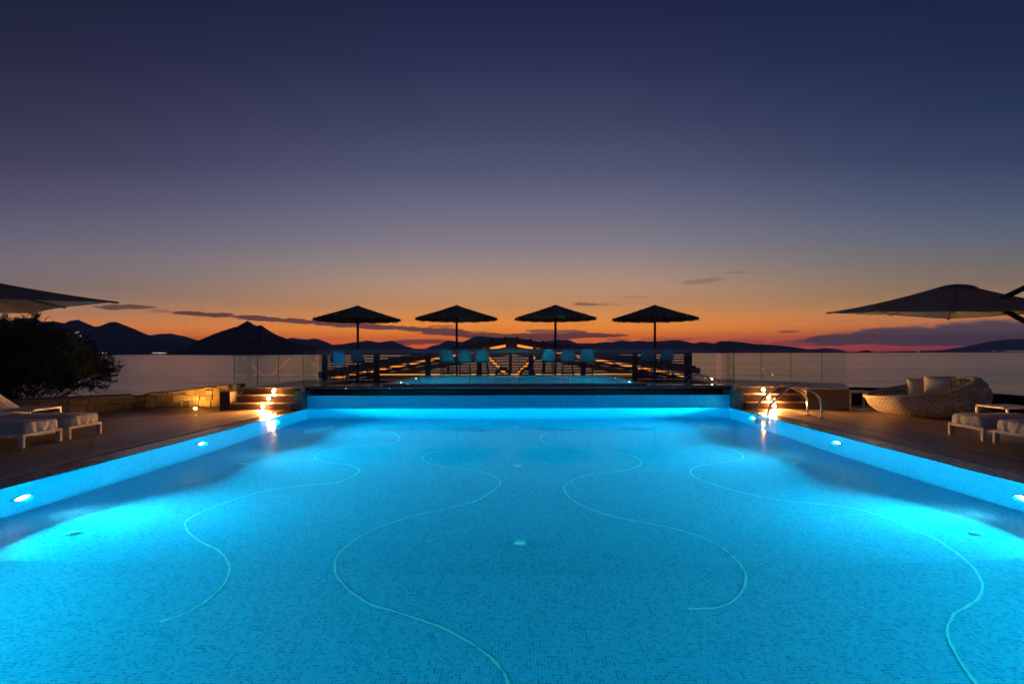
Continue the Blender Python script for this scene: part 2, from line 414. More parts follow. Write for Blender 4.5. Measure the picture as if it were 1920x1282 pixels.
def catmull(pts, n=8):
    out = []
    P = [pts[0]]+pts+[pts[-1]]
    for i in range(1, len(P)-2):
        for k in range(n):
            t = k/n; a, b_, c, d = P[i-1], P[i], P[i+1], P[i+2]
            out.append(.5*((2*b_)+(c-a)*t+(2*a-5*b_+4*c-d)*t*t+(3*b_-a-3*c+d)*t**3))
    out.append(pts[-1]); return out
def inlay(px):
    pts = [FL(x, y) for x, y in px]; pts = catmull([Vector((p.x,p.y,0)) for p in pts])
    b = MB(); L = []; R_ = []
    for i, p in enumerate(pts):
        d = (pts[min(i+1,len(pts)-1)]-pts[max(i-1,0)]).normalized(); nn = Vector((-d.y,d.x,0))
        wdt = .010+.005*noise.noise(p*9)
        for S, sg in ((L,1),(R_,-1)):
            q = p+nn*sg*wdt+Vector((noise.noise(p*23+Vector((sg,0,0)))*.008, noise.noise(p*31+Vector((sg,5,0)))*.008, 0)); q.z = floor_z(q.y)+.0015
            S.append(b.v(q))
    for i in range(len(L)-1): b.bm.faces.new((L[i],L[i+1],R_[i+1],R_[i]))
    b.build('inlay_line', 'inlay', pool)
inlay([(722,806),(738,811.4),(749,820.4),(742.5,828),(715.6,832.7),(666,836.5),(626,841),(599,849),(589.7,855.5),(597,862),(617,868),(648,870),(666,876),(673,882.4),(664,891),(639.4,902),(610,907),(570,909.3),(500,919),(435,937.5),(380,957.5),(350,975),(347.5,985),(355,1000),(380,1017.5),(410,1032.5),(427.5,1055),(427.5,1075),(415,1100),(385,1127.5),(350,1147.5),(300,1165)])
inlay([(853,844),(823,846),(800.7,851),(791.3,858.5),(798.4,865.6),(818.6,872.3),(868,878),(903.7,884.7),(928.3,893.6),(937.3,903.7),(928,916),(894.7,937.3),(856.7,948.5),(812,958.6),(780,965),(700,992),(655,1020),(630,1045),(627.5,1070),(645,1097.5),(685,1127.5),(750,1150),(830,1177.5),(900,1217.5),(935,1250),(947.5,1270),(956,1300)])
inlay([(1039,808),(1021,812),(1012,820),(1021,828.7),(1043.8,836),(1079.6,840),(1124,843.7),(1162.5,849),(1189,855.5),(1201.6,863.4),(1200.5,871),(1185,878),(1158,883.5),(1115,888),(1086,894.7),(1066,905),(1056.7,915),(1064,928),(1082,943),(1120,958.6),(1170,972.5),(1240,985),(1305,1002.5),(1350,1025),(1385,1055),(1397.5,1085),(1385,1115),(1350,1137.5),(1290,1141)])
inlay([(1303.5,834.7),(1339,836.5),(1370.7,842),(1391,851),(1392,857.8),(1379.7,863.4),(1337,868.5),(1308,873.5),(1294.6,881.3),(1299,891.4),(1326,903.7),(1370.7,918),(1420,929.5),(1485,940),(1585,950),(1660,968.5),(1710,990),(1770,1020),(1820,1060),(1841,1095),(1830,1125),(1790,1150),(1775,1180),(1785,1215),(1805,1250),(1827,1280),(1860,1320)])
for px, py in [(136,1000),(975,1017.5),(1833,1000),(454,869),(970,873.5),(1492,868),(620,799.5),(968,800),(1315,797.5)]:
    p = FL(px, py); b = MB()
    b.disc(p+Vector((0,0,.012)), (0,0,1), .062, 28, .024); b.disc(p+Vector((0,0,.03)), (0,0,1), .03, 20, .016)
    b.build('floor_inlet', 'whiteplastic', pool)
for px, py in [(737,806.5),(885,806.5),(1048,806),(1205,805)]:
    p = FL(px, py); b = MB()
    for k in range(9): b.box(p+Vector((-.34+k*.085-.016,-.3,.01)), p+Vector((-.34+k*.085+.016,.3,.022)))
    b.box(p+Vector((-.38,-.33,.008)), p+Vector((.38,-.28,.024))); b.box(p+Vector((-.38,.28,.008)), p+Vector((.38,.33,.024)))
    b.build('floor_grille', 'grille', pool)
def pool_lamp(p, n, parent, r=.085, m='poollamp'):
    b = MB(); b.ring(p+n*.012, n, r+.022, .02); o = b.build('lamp_ring', 'brushed', parent, smooth=True)
    b = MB(); b.disc(p+n*.014, n, r, 24, .012); b.build('lamp_lens', m, o)
    if m == 'poollamp':
        ld = bpy.data.lights.new('pool_beam', 'SPOT'); ld.energy = 16; ld.color = (1,.97,.93); ld.spot_size = math.radians(62); ld.spot_blend = 1; ld.shadow_soft_size = .04
        ld.use_nodes = True; lt = NT(ld.node_tree); en = [q for q in lt.n if q.type == 'EMISSION'][0]   # rippled lens of the fitting
        tcn = lt.new('ShaderNodeTexCoord').outputs['Normal']; nn_ = lt.noise(tcn, 26, 2, .6)
        lt.link(lt.math('MULTIPLY', lt.math('POWER', nn_, 4.0), 19.0), en.inputs['Strength'])
        fl_ = bpy.data.lights.new('pool_flood', 'AREA'); fl_.shape = 'DISK'; fl_.size = .13; fl_.energy = 178; fl_.color = (.0,.735,1.0); fl_.spread = math.radians(142)
        fo = bpy.data.objects.new('pool_flood', fl_); C.objects.link(fo); fo.location = (p+n*.05)*K
        fo.rotation_euler = (n+Vector((0,0,.50))).to_track_quat('-Z','Y').to_euler()
        lo = bpy.data.objects.new('pool_beam', ld); C.objects.link(lo); lo.location = (p+n*.08)*K
        lo.rotation_euler = (n+Vector((0,.12,-.80))).to_track_quat('-Z','Y').to_euler()
for s, L in ((1, [(38,934),(375,832),(513,787)]), (-1, [(1922,936),(1572,832),(1414,784)])):
    ys = []
    for px, py in L:
        p = WL(px, py); ys.append(p.y); p.z = -.70; pool_lamp(p, Vector((s,0,0)), pool)
    print('LAMPS', s, [(round(y,2)) for y in ys], [round(WL(*q).z,2) for q in L])
    step = (ys[2]-ys[0])/2
    for k in (1, 2, 3):
        y = ys[0]-step*k
        if y > YN+.6: pool_lamp(Vector((-s*W,y,-.70)), Vector((s,0,0)), pool)

for x in (-3.2,0,3.2): pool_lamp(Vector((x,YN+.001,-.70)), Vector((0,1,0)), pool)  # unseen lamps added on the near wall to brighten the foreground floor
# coping, pale strip and decks
for s in (-1, 1):
    b = MB()
    y = YN-.3
    while y < 13.6:
        b.box((s*(W+.003), y, -.25), (s*(W+.42), min(y+1.19, 13.6), .012), .004); y += 1.2
    struct(b.build('pool_coping', 'coping'))
    b = MB(); b.box((s*(W+.425), YN-.3, -.2), (s*(W+.50), 13.6, .022), .003); struct(b.build('drain_strip', 'paleline'))
DL = [(-W-.51,-7.3),(-W-.51,13.6),(-7.8,14.4),(-10.6,14.2),(-13.4,11.2),(-14,-7.3)]
b = MB(); b.prism(DL, -3.4, .018); struct(b.build('deck', 'deck'))
DR = [(W+.51,-7.3),(12.2,-7.3),(11.5,11.1),(11.35,12.4),(10.1,14.5),(8.4,14.5),(7.4,14.3),(W+.51,13.6)]
b = MB(); b.box((-W-.50,-7.3,-3.4),(W+.50,YN-.301,.018)); struct(b.build('deck', 'deck'))
b = MB(); b.prism(DR, -3.4, .018); struct(b.build('deck', 'deck'))

# ---------------------------------------------------------------- far end of the pool: ledge, nosing, pillars, steps, upper decks
b = MB(); b.box((-W-.02,YF+.001,.3575),(W+.02,YF+.5,.362)); b.box((-W-.1,YF+.5,-.5),(W+.1,YF+.72,.465)); o = b.build('pool_ledge', 'blackgranite'); struct(o)
def nose(u, v):
    a = math.pi*(v)-math.pi/2; X = -W-.12+(2*W+.24)*u
    return Vector((X, YF+.49-.075*math.cos(a), .53-.065*math.sin(a)))
b = MB(); b.grid(nose, 2, 12); b.box((-W-.12,YF+.49,.466),(W+.12,YF+.86,.594)); b.build('weir_nosing', M['nosing'], None, smooth=True)
struct(bpy.data.objects['weir_nosing'])
for s in (-1, 1):
    b = MB(); b.box((s*(W+.003),13.62,-.1),(s*(W+.24),13.92,.485),.006)
    b.box((s*(W+.003),13.921,-.1),(s*(W+.18),14.6,.485),.006)
    tag(b.build('corner_pillar','pillar'), 'grey stone pillar at the far %s corner of the pool' % ('left' if s<0 else 'right'), 'pillar')
ST = [13.5, 13.8, 14.1]
for s in (-1, 1):
    t = thing('staircase', (s*6.75, 13.5, 0), 'three wooden steps with lit risers at the far %s of the pool' % ('left' if s<0 else 'right'), 'steps')
    for k in range(2):
        b = MB(); b.box((s*(W+.25), ST[k], 0), (s*7.6, 14.1, .19*(k+1)-.03)); b.build('riser', 'riser', t)
        b = MB(); b.box((s*(W+.25), ST[k]-.02, .19*(k+1)-.029), (s*7.6, ST[k+1]-.001, .19*(k+1)), .004); b.build('tread', 'deck', t)
    for k in range(3):
        p = Vector((s*6.74, ST[k]-.002, .19*k+.105))
        b = MB(); b.ring(p, (0,-1,0), .035, .009); lo = b.build('lamp_ring', 'brushed', t, smooth=True)
        b = MB(); bmesh.ops.create_icosphere(b.bm, subdivisions=2, radius=.024, matrix=Matrix.Translation(p+Vector((0,.006,0)))); b.build('lamp_lens', 'steplamp', lo, smooth=True)
UL = [(-7.6,14.101),(-W-.185,14.101),(-W-.185,18),(-7.6,18)]
UR = [(W+.185,14.101),(7.605,14.101),(7.605,13.5),(8.5,13.15),(9.75,15.3),(7.35,18),(W+.185,18)]
for P, nm in ((UL,'left'),(UR,'right')):
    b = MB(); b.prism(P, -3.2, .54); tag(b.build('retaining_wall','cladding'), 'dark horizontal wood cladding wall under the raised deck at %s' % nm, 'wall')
    b = MB(); b.prism(P, .541, .572); struct(b.build('upper_deck','deck'))
b = MB(); b.box((-7.88,13.5,0),(-7.606,13.84,.50),.008); tag(b.build('wooden_post','darkwood'), 'short square dark wood block between lit stone wall and left steps', 'post')
b = MB()
for x0,x1,y0,y1 in ((-5.9,-3.931,14.66,18),(3.731,5.9,14.66,18),(-9.2,-3.931,18,20.321),(3.731,8.6,18,20.321),(-9.2,8.6,20.321,25.6)): b.box((x0,y0,-3),(x1,y1,.29))
struct(b.build('bar_terrace','deck'))

# glass balustrades
def glass_run(pts, z0, z1, label, posts=True, thin=.012, tall=None, name='glass_balustrade'):
    pts = [Vector((p[0],p[1],0)) for p in pts]
    t = thing(name, (pts[0].x, pts[0].y, z0), label, 'balustrade')
    for a, c in zip(pts, pts[1:]):
        d = (c-a).normalized(); a2 = a+d*.008; c2 = c-d*.008
        b = MB(); b.bar(a2+Vector((0,0,(z0+z1)/2)), c2+Vector((0,0,(z0+z1)/2)), thin, z1-z0); b.build('glass_panel', 'glass', t)
        b = MB(); b.bar(a2+Vector((0,0,z1+.002)), c2+Vector((0,0,z1+.002)), thin, .004)
        b.bar(a2+Vector((0,0,z0)), a2+Vector((0,0,z1)), thin*1.05, .012, up=(d.x,d.y,0)); b.build('panel_edge', 'edge', t)
    return t
XL = [V(434.7,700,13.6), V(482,700,14.9), V(521.5,700,16.2), V(567,700,18)]
lg = glass_run([(-7.62,13.72),(-7.62,14.95),(-7.62,16.25),(-7.62,17.98)], .573, 1.60, 'clear glass balustrade along the raised deck left of the steps')
glass_run([(-7.6,18.02),(-7.0,18.02),(-6.35,18.02)], .3, 1.60, 'clear glass balustrade behind the left raised deck beside the bar')
cg = glass_run([(x*1.0,14.66) for x in [-5.66+i*1.415 for i in range(9)]], .585, 1.60, 'long clear glass balustrade standing along the far pool wall', name='glass_balustrade')
for s in (-1, 1):
    t = glass_run([(s*(W+.04),13.72),(s*(W+.04),14.6)], .60, 1.62, 'short clear glass pane on the far %s corner pillar' % ('left' if s<0 else 'right'), name='glass_screen')
    b = MB(); b.box((s*(W+.04)-.045,13.70,.487),(s*(W+.04)+.045,13.80,.64),.006); b.build('clamp','brushed',t)
rp = [(7.35,17.98),(8.1,17.1),(8.72,16.4),(9.3,15.7),(9.74,15.2)]
glass_run(rp, .573, 1.60, 'clear glass balustrade along the diagonal edge of the right raised deck')

# sign hanging on the glass
Ys = 14.63
a, c = V(626.5,659.5,Ys), V(645,685,Ys)
t = thing('pool_sign', (a.x, Ys, c.z), 'bright blue notice board with rows of small pictograms on the glass', 'sign')
b = MB(); b.box((a.x,Ys-.012,c.z),(c.x,Ys+.01,a.z),.004); sp_ = b.build('panel','sign',t)
b = MB(); w_ = c.x-a.x; h_ = a.z-c.z
for k in range(6):
    z = a.z-h_*(.24+.125*k)
    b.box((a.x+w_*.12,Ys-.016,z-h_*.03),(a.x+w_*.24,Ys-.0125,z+h_*.03))
    b.box((a.x+w_*.32,Ys-.016,z-h_*.010),(a.x+w_*random.uniform(.72,.9),Ys-.0125,z+h_*.012))
b.box((a.x+w_*.25,Ys-.016,a.z-h_*.10),(a.x+w_*.75,Ys-.0125,a.z-h_*.05))
b.build('lettering','ink',sp_)
for u in (.1,.9):
    b = MB(); b.disc((a.x+w_*u,Ys-.016,a.z-h_*.09),(0,-1,0),.014,12,.012); b.build('bolt','blackmetal',sp_)

# ---------------------------------------------------------------- raised plunge pool
pp = thing('plunge_pool', (-.1,17.6,.3), 'raised lit plunge pool between the glass balustrade and the bar', 'swimming pool')
PX0, PX1, PY0, PY1, PZ = -3.75, 3.55, 15.0, 20.2, .62
b = MB()
b.box((PX0-.18,PY0-.18,-.9),(PX1+.18,PY0,PZ)); b.box((PX0-.18,PY1,-.9),(PX1+.18,PY1+.12,PZ)); b.box((PX0-.18,PY0,-.9),(PX0,PY1,PZ)); b.box((PX1,PY0,-.9),(PX1+.18,PY1,PZ))
b.build('rim','blackgranite',pp)
b = MB(); z0 = -.7
b.face([(PX0,PY0,z0),(PX1,PY0,z0),(PX1,PY1,z0),(PX0,PY1,z0)]); b.build('basin_floor','tile_floor',pp)
for x in (PX0+.004, PX1-.004):
    b = MB(); b.face([(x,PY0,z0),(x,PY1,z0),(x,PY1,PZ+.001),(x,PY0,PZ+.001)]); b.build('basin_side','tile_side',pp)
for y in (PY0+.004, PY1-.004):
    b = MB(); b.face([(PX0,y,z0),(PX1,y,z0),(PX1,y,PZ+.001),(PX0,y,PZ+.001)]); b.build('basin_end','tile_far',pp)
b = MB(); b.face([(PX0,PY0,PZ-.004),(PX1,PY0,PZ-.004),(PX1,PY1,PZ-.004),(PX0,PY1,PZ-.004)]); struct(b.build('plunge_pool_water','water'))
for s, x in ((1,PX0),(-1,PX1)):
    for y in (16.2, 18.6): pool_lamp(Vector((x+s*.01,y,.2)), Vector((s,0,0)), pp, .07, 'poollamp_small')
for x in (-2.4,0,2.3): pool_lamp(Vector((x,PY0+.01,.2)), Vector((0,1,0)), pp, .07, 'poollamp_small')

# ---------------------------------------------------------------- bar counter with slatted screen
BY = 21.6
bl, br = V(598,653,BY), V(1305,652,BY)
bar = thing('bar_counter', ((bl.x+br.x)/2, BY, .29), 'long slatted wooden bar counter below the straw umbrellas', 'bar')
zt = EYE+8.6*BY/F; zb = zt-.175
b = MB(); b.box((bl.x,BY-.30,zb),(br.x,BY+.45,zt),.01); b.build('counter_top','counter',bar)
post_px = [(603,612),(700,710.5),(797,806.5),(894,903),(991,1000.5),(1089,1098.5),(1186.5,1196),(1284,1298)]
posts = [(V(p,700,BY).x, V(q,700,BY).x) for p, q in post_px]
for x0, x1 in posts:
    b = MB(); b.box((x0,BY+.02,.291),(x1,BY+.14,zb-.001)); b.build('post','darkwood',bar)
pitch = 5.0*BY/F
for i in range(len(posts)-1):
    x0 = posts[i][1]+.002; x1 = posts[i+1][0]-.002; b = MB(); z = zb-.03
    k = 0
    while z-k*pitch > .36:
        zz = z-k*pitch; b.box((x0,BY+.04,zz-.055),(x1,BY+.075,zz), 0); k += 1
    b.build('slat_screen','barwood',bar)
b = MB(); b.box((posts[0][0],BY-.02,.291),(posts[-1][1],BY+.018,.36)); b.build('kickboard','darkwood',bar)

# bar stools
def make_stool():
    t = thing('bar_stool', (0,0,0), 'stool', 'bar stool')
    def shell(u, v, off=0):
        if v < .55:                     # back, from the top down
            k = v/.55; z = 1.365-.47*k; y = -.27+.10*k*k+.02*k; hw = .225+.065*min(1,k*1.15)**.9
        else:                           # seat
            k = (v-.55)/.45; a = min(1,k*2.4); z = .895-.075*math.sin(a*math.pi/2)+.02*max(0,k-.7); y = -.15+.46*k; hw = .285-.03*k
        e = (u-.5)*2
        if v < .1: hw -= .05*(1-v/.1)**2
        x = hw*e; curve = .09*(abs(e)**2.4)
        if v < .55: y += curve*(.6+.4*v/.55); z -= .02*abs(e)**6*(1 if v < .1 else 0)
        else: z += curve*.9*(1-.6*(v-.55)/.45); y += 0
        return Vector((x, y+off, z-off*.5))
    b = MB(); b.grid(lambda u,v: shell(u,v), 14, 22); o = b.build('seat_shell','shell',t,smooth='all')
    md = o.modifiers.new('th','SOLIDIFY'); md.thickness = .014; md.offset = 0
    for sx in (-1,1):
        for sy in (-1,1):
            b = MB(); b.tube([(sx*.17,.04+sy*.14,.84),(sx*.27,.04+sy*.25,0)], [.019,.015], 8); b.build('leg','blackmetal',t,smooth=True)
    b = MB(); q = [(.215,.04+.19,.37),(-.215,.04+.19,.37),(-.215,.04-.19,.37),(.215,.04-.19,.37),(.215,.04+.19,.37)]
    for m_, n_ in zip(q, q[1:]): b.tube([m_,n_], .011, 6)
    b.box((-.18,-.10,.815),(.18,.18,.835)); b.build('footrest','blackmetal',t,smooth=True)
    return t
stool = make_stool()
SP = [(634,'turquoise bar stool behind the blue notice board'),(673,'turquoise bar stool under the leftmost straw umbrella'),
      (838.5,'turquoise bar stool just left of the second umbrella pole'),(872,'turquoise bar stool just right of the second umbrella pole, middle of its three'),
      (905,'turquoise bar stool, the nearest one left of the pavilion peak'),(1028,'turquoise bar stool just left of the third umbrella pole'),
      (1064.5,'turquoise bar stool, middle of the three by the third umbrella pole'),(1101,'turquoise bar stool, rightmost of the three by the third umbrella pole'),
      (1213,'turquoise bar stool just left of the fourth umbrella pole'),(1248,'rightmost turquoise bar stool, right of the fourth umbrella pole')]
for i, (px, lb) in enumerate(SP):
    o = stool if i == 0 else copy_tree(stool)
    y = 20.75+random.uniform(-.05,.05); x = (px-CX)/F*y
    o.location = Vector((x,y,.291))*K; o.rotation_euler.z = random.uniform(-.12,.12)+(-.15 if i in (1,) else 0)+(.2 if i == 9 else 0)
    o['label'] = lb; o['group'] = 'turquoise stools along the bar'
# two low round-backed chairs
def round_chair(x, lb):
    t = thing('round_chair', (x,20.55,.291), lb, 'chair', 'dark round chairs before the bar')
    b = MB(); b.ring((x,20.4,.30+.33),(0,1,.25),.27,.05,28); b.build('back_hoop','darkwood',t,smooth='all')
    b = MB(); b.disc((x,20.7,.62),(0,0,1),.27,24,.06); b.build('seat','darkwood',t)
    b = MB()
    for sx in (-1,1):
        for sy in (-1,1): b.tube([(x+sx*.17,20.7+sy*.17,.6),(x+sx*.2,20.7+sy*.2,.291)],.018,8)
    b.build('base','blackmetal',t)
round_chair((943-CX)/F*20.5, 'dark round backed chair left of the bright centre post')
round_chair((989-CX)/F*20.5, 'dark round backed chair right of the bright centre post')

# ---------------------------------------------------------------- straw umbrellas
def straw_umbrella():
    t = thing('straw_umbrella', (0,0,0), 'u', 'umbrella'); R0 = 1.86; ZR = 2.72; ZA = 3.33
    b = MB(); b.tube([(0,0,0),(0,0,ZA-.05)], .052, 14); b.build('pole','bark',t,smooth=True)
    b = MB(); rnd = random.Random(5)
    def cone(u, v, dz):
        a = u*2*math.pi; r = R0*v; 
        return Vector((r*math.cos(a), r*math.sin(a), ZA-(ZA-ZR)*(v**.93)+dz+.02*math.sin(a*16)*v))
    b.grid(lambda u,v: cone(u,v,0), 48, 8, closeu=True); b.grid(lambda u,v: cone(u,v,-.05), 48, 8, closeu=True)
    for layer in range(11):
        rr = .10+.90*layer/10; cnt = int(60+230*rr)
        for k in range(cnt):
            a = rnd.uniform(0,2*math.pi); r0 = max(.01,(rr-.13))*R0; r1 = rr*R0*rnd.uniform(.985,1.02); jz = rnd.uniform(.01,.05)
            drop = rnd.uniform(.02,.10) if layer == 10 else rnd.uniform(-.01,.03)
            if rnd.random() < .02: drop += .08
            f = lambda r: ZA-(ZA-ZR)*((min(r,R0)/R0)**.93)
            w2 = rnd.uniform(.012,.03); ca, sa = math.cos(a), math.sin(a); tx = Vector((-sa,ca,0))*w2
            a2 = a+rnd.uniform(-.05,.05); p0 = Vector((r0*ca,r0*sa,f(r0)+jz*.5)); p1 = Vector((r1*math.cos(a2),r1*math.sin(a2),f(r1)+jz)); p2 = p1+Vector((ca*.03,sa*.03,-drop-jz))
            b.face([p0-tx,p0+tx,p1+tx,p1-tx]); b.face([p1-tx,p1+tx,p2+tx*.5,p2-tx*.5])
    b.build('canopy','straw',t)
    for k in range(8):
        a = k*math.pi/4+.3; ca, sa = math.cos(a), math.sin(a); b = MB()
        b.tube([(0.05*ca,.05*sa,ZR+.16),(R0*.40*ca,R0*.40*sa,ZR+.30)], .017, 6); b.build('strut','bark',t)
    b = MB(); b.tube([(0,0,ZA-.06),(0,0,ZA+.035)], [.12,.02], 12); b.build('cap','straw',t)
    return t
su = straw_umbrella()
for i, (px, lb) in enumerate([(671,'leftmost straw umbrella over the left end of the bar'),(856.5,'second straw umbrella, left of the pavilion peak'),(1041.5,'third straw umbrella, right of the pavilion peak'),(1228,'rightmost straw umbrella over the right end of the bar')]):
    o = su if i == 0 else copy_tree(su)
    y = (22.9,23.5,23.5,22.9)[i]; o.location = Vector(((px-CX)/F*y, y, .291 if i in (0,3) else .36))*K; o.rotation_euler.z = i*.9
    o['label'] = lb; o['group'] = 'straw umbrellas behind the bar'

# ---------------------------------------------------------------- pavilion beyond the bar
PY = 30.0
pv = thing('pavilion', (0,32,-3.2), 'dark thatched beach pavilion with orange lit rafters beyond the bar', 'pavilion')
ap = V(959,631.5,PY); le = V(597,698,PY); re_ = V(1313,690,PY)
def slope(p, q, y0, y1, th, name, m):
    b = MB(); n = 26; d = (q-p)
    for k in range(n):
        a = p+d*(k/n); c = p+d*((k+1)/n); jz = random.uniform(-.015,.03)
        b.bar(Vector((a.x,(y0+y1)/2,a.z-th/2+jz)), Vector((c.x,(y0+y1)/2,c.z-th/2+jz)), y1-y0, th*random.uniform(.95,1.1))
    return b.build(name, m, pv)
slope(ap, le, 30, 35.5, .36, 'thatch_roof', 'straw'); slope(ap, re_, 30, 35.5, .36, 'thatch_roof', 'straw')
for k in range(15):
    for P in (le, re_):
        q = ap+(P-ap)*(k+.5)/15; b = MB(); b.tube([(q.x,29.8,q.z+.03),(q.x,35.6,q.z+.03)], .055, 8); b.build('batten','bark',pv)
def seg(p, q, y, w, name, m, th=.1, par=None):
    b = MB(); b.bar(Vector((p.x,y,p.z)), Vector((q.x,y,q.z)), th, w); return b.build(name, m, par or pv)
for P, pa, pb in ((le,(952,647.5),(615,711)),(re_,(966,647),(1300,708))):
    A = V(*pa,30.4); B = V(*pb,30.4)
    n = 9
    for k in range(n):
        p = A+(B-A)*(k/n+.012); q = A+(B-A)*((k+1)/n-.012); seg(p, q, 30.42, .13, 'wood_glow', 'strip')  # self-glowing bars: the rafters' orange light put into the material
    seg(A+Vector((0,0,-.16)), B+Vector((0,0,-.16)), 30.4, .15, 'rafter', 'darkwood')
    seg(A+Vector((0,0,-.42)), B+Vector((0,0,-.42)), 31.5, .30, 'rafter', 'darkwood')
A = V(712,703,30.6); B = V(1192,702.5,30.6); seg(A, B, 30.6, .12, 'beam_glow', 'strip2')  # self-glowing bar: orange light on the beam put into the material
seg(A+Vector((0,0,.13)), B+Vector((0,0,.13)), 30.75, .10, 'beam', 'cladding'); seg(A+Vector((0,0,-.25)), B+Vector((0,0,-.25)), 30.8, .30, 'beam', 'darkwood')
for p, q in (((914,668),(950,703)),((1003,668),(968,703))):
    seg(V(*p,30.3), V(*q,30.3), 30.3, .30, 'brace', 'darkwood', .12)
    b = MB(); P = V(*p,30.2); Q = V(*q,30.2); b.bar(Vector((P.x,30.22,P.z)), Vector((Q.x,30.22,Q.z)), .03, .17); b.build('wood_glow', 'strip', pv)  # glowing face laid on the brace in place of light falling there
for px in (718,840,898,957,1020,1095,1190):
    b = MB(); P = V(px,700,31); b.box((P.x-.09,31,-3.2),(P.x+.09,31.18,EYE+.2-abs(px-959)*.18*31/F+.2)); b.build('post','darkwood',pv)

# ---------------------------------------------------------------- handrails
def rail(pts, r=.028):
    return catmull([Vector(p) for p in pts], 6)
t = thing('pool_ladder', (6.1,11.7,0), 'curved steel handrail pair over the right edge of the pool', 'ladder')
for y, dx in ((12.05,0),(11.55,.03)):
    pts = [(5.60,y,-1.25),(5.60,y,-.6),(5.60,y,0),(5.61,y,.18),(5.68,y,.34),(5.85,y,.52),(6.05,y,.685),(6.16,y,.735),(6.30,y,.72),(6.55,y,.635),(6.68,y,.57),(6.77,y,.45),(6.80,y,.28),(6.81,y,.02)]
    pts = [(a+dx,b_,c) for a,b_,c in pts]
    b = MB(); b.tube(rail(pts), .024, 12); h = b.build('handrail','steel',t,smooth='all')
    b = MB(); b.disc((6.81+dx,y,.03),(0,0,1),.065,20,.022); b.build('flange','steel',h,smooth=True)
for z in (-.3,-.6,-.9):
    b = MB(); b.box((5.53,11.56,z),(5.66,12.05,z+.03),.006); b.build('tread','brushed',t)
t = thing('pool_ladder', (5.6,16.4,.57), 'small steel handrail pair at the right end of the plunge terrace', 'ladder')
for y, o_ in ((16.3,0),(16.1,.22)):
    pts = [V(1275,721,y),V(1283,711,y),V(1292,703,y),V(1299,702,y),V(1316,707,y),V(1332,712,y),V(1338,718,y)]
    b = MB(); b.tube(rail([p+Vector((o_,0,0)) for p in pts]), .02, 10); b.build('handrail','steel',t,smooth='all')
t = thing('bollard_light', (6.05,16.0,.572), 'tiny glowing path light beside the small steel handrail', 'lamp')
b = MB(); b.tube([(6.05,16,.572),(6.05,16,.66)],.02,8); b.build('stem','brushed',t)
b = MB(); bmesh.ops.create_icosphere(b.bm, subdivisions=2, radius=.024, matrix=Matrix.Translation((6.05,16,.68))); b.build('bulb',E('path bulb',(1,.6,.25),25),t)

# ---------------------------------------------------------------- sun loungers + side tables
def cushion_mesh(x0, x1, y0, y1, z0, z1, b=None, seed=0):
    """rounded mattress with soft wrinkles, gathered at its lower hem"""
    b = b or MB(); r = .075; cx, cy = (x0+x1)/2, (y0+y1)/2; hx, hy = (x1-x0)/2, (y1-y0)/2
    prof = [(0,z0,.0),(.0,z0+.03,.012)]
    N = 120
    def rect(a):
        c, s_ = math.cos(a), math.sin(a); n = 9
        k = (abs(c)**n+abs(s_)**n)**(-1/n); return c*k, s_*k
    rings = [(0.985,z0),(1.0,z0+.02),(1.006,z0+.05),(1.0,z1-.07),(.985,z1-.028),(.95,z1-.006),(.90,z1),(.5,z1+.004),(.0,z1+.004)]
    def fn(u, v):
        k = min(int(v*(len(rings)-1)+1e-6), len(rings)-1); f, z = rings[k]
        a = u*2*math.pi; x, y = rect(a)
        inx = hx-(1-f)*min(hx,hy) if f > .4 else hx*f; iny = hy-(1-f)*min(hx,hy) if f > .4 else hy*f
        p = Vector((cx+x*inx, cy+y*iny, z))
        if f > .9:
            w_ = noise.noise(Vector((p.x*7+seed, p.y*7, p.z*3)))*.016+noise.noise(Vector((p.x*22+seed, p.y*22, z*5)))*.007
            if z < z0+.04: w_ += .010*math.sin((p.x+p.y)*42)
            d = Vector((p.x-cx, p.y-cy, 0)).normalized(); p += d*w_
            p.z += noise.noise(Vector((p.x*6, p.y*6, 2+seed)))*.008*(1 if z > z0+.1 else 0)
        return p
    b.grid(fn, N, len(rings)-1, closeu=True)
    return b
def make_lounger():
    t = thing('sun_lounger', (0,0,0), 'l', 'sun lounger'); L, Wd = 2.3, .70      # +x end towards the pool at x=0
    b = MB(); z0, z1 = .18, .222
    b.box((-.04,0,z0),(0,Wd,z1),.004); b.box((-L,0,z0),(-L+.04,Wd,z1),.004)
    b.box((-L+.041,0,z0),(-.041,.04,z1),.004); b.box((-L+.041,Wd-.04,z0),(-.041,Wd,z1),.004)
    for k in range(1,12): b.box((-L+k*.19,.041,z0+.012),(-L+k*.19+.05,Wd-.041,z0+.026))
    b.build('frame','white',t)
    for x in (-.075,-L):
        for y in (0,Wd-.045):
            b = MB(); b.box((x,y,0),(x+.075,y+.045,.18-.001),.004); b.build('leg','white',t)
    b = cushion_mesh(-1.28,-.012,.012,Wd-.012,.224,.395); b.build('mattress','cushion',t,smooth='all',weld=True)
    b = cushion_mesh(-.05,.95,.012,Wd-.012,-.09,.06,seed=4)
    m = Matrix.Translation((-1.34,0,.325)) @ Matrix.Rotation(math.radians(180+33), 4, 'Y') @ Matrix.Diagonal((1,1,-1,1))
    bmesh.ops.transform(b.bm, matrix=m, verts=b.bm.verts)
    bk_ = b.build('backrest','cushion',t,smooth='all',weld=True)
    b = MB(); b.bar((-1.32,.06,.215),(-2.10,.06,.69),.03,.02); b.bar((-1.32,Wd-.06,.215),(-2.10,Wd-.06,.69),.03,.02); b.build('backrest_frame','white',bk_)
    return t
lounger = make_lounger()
A1 = G(35.5,843); A2 = G(118.7,826); B1 = G(1832.3,829.5); B2 = G(1845.5,832)
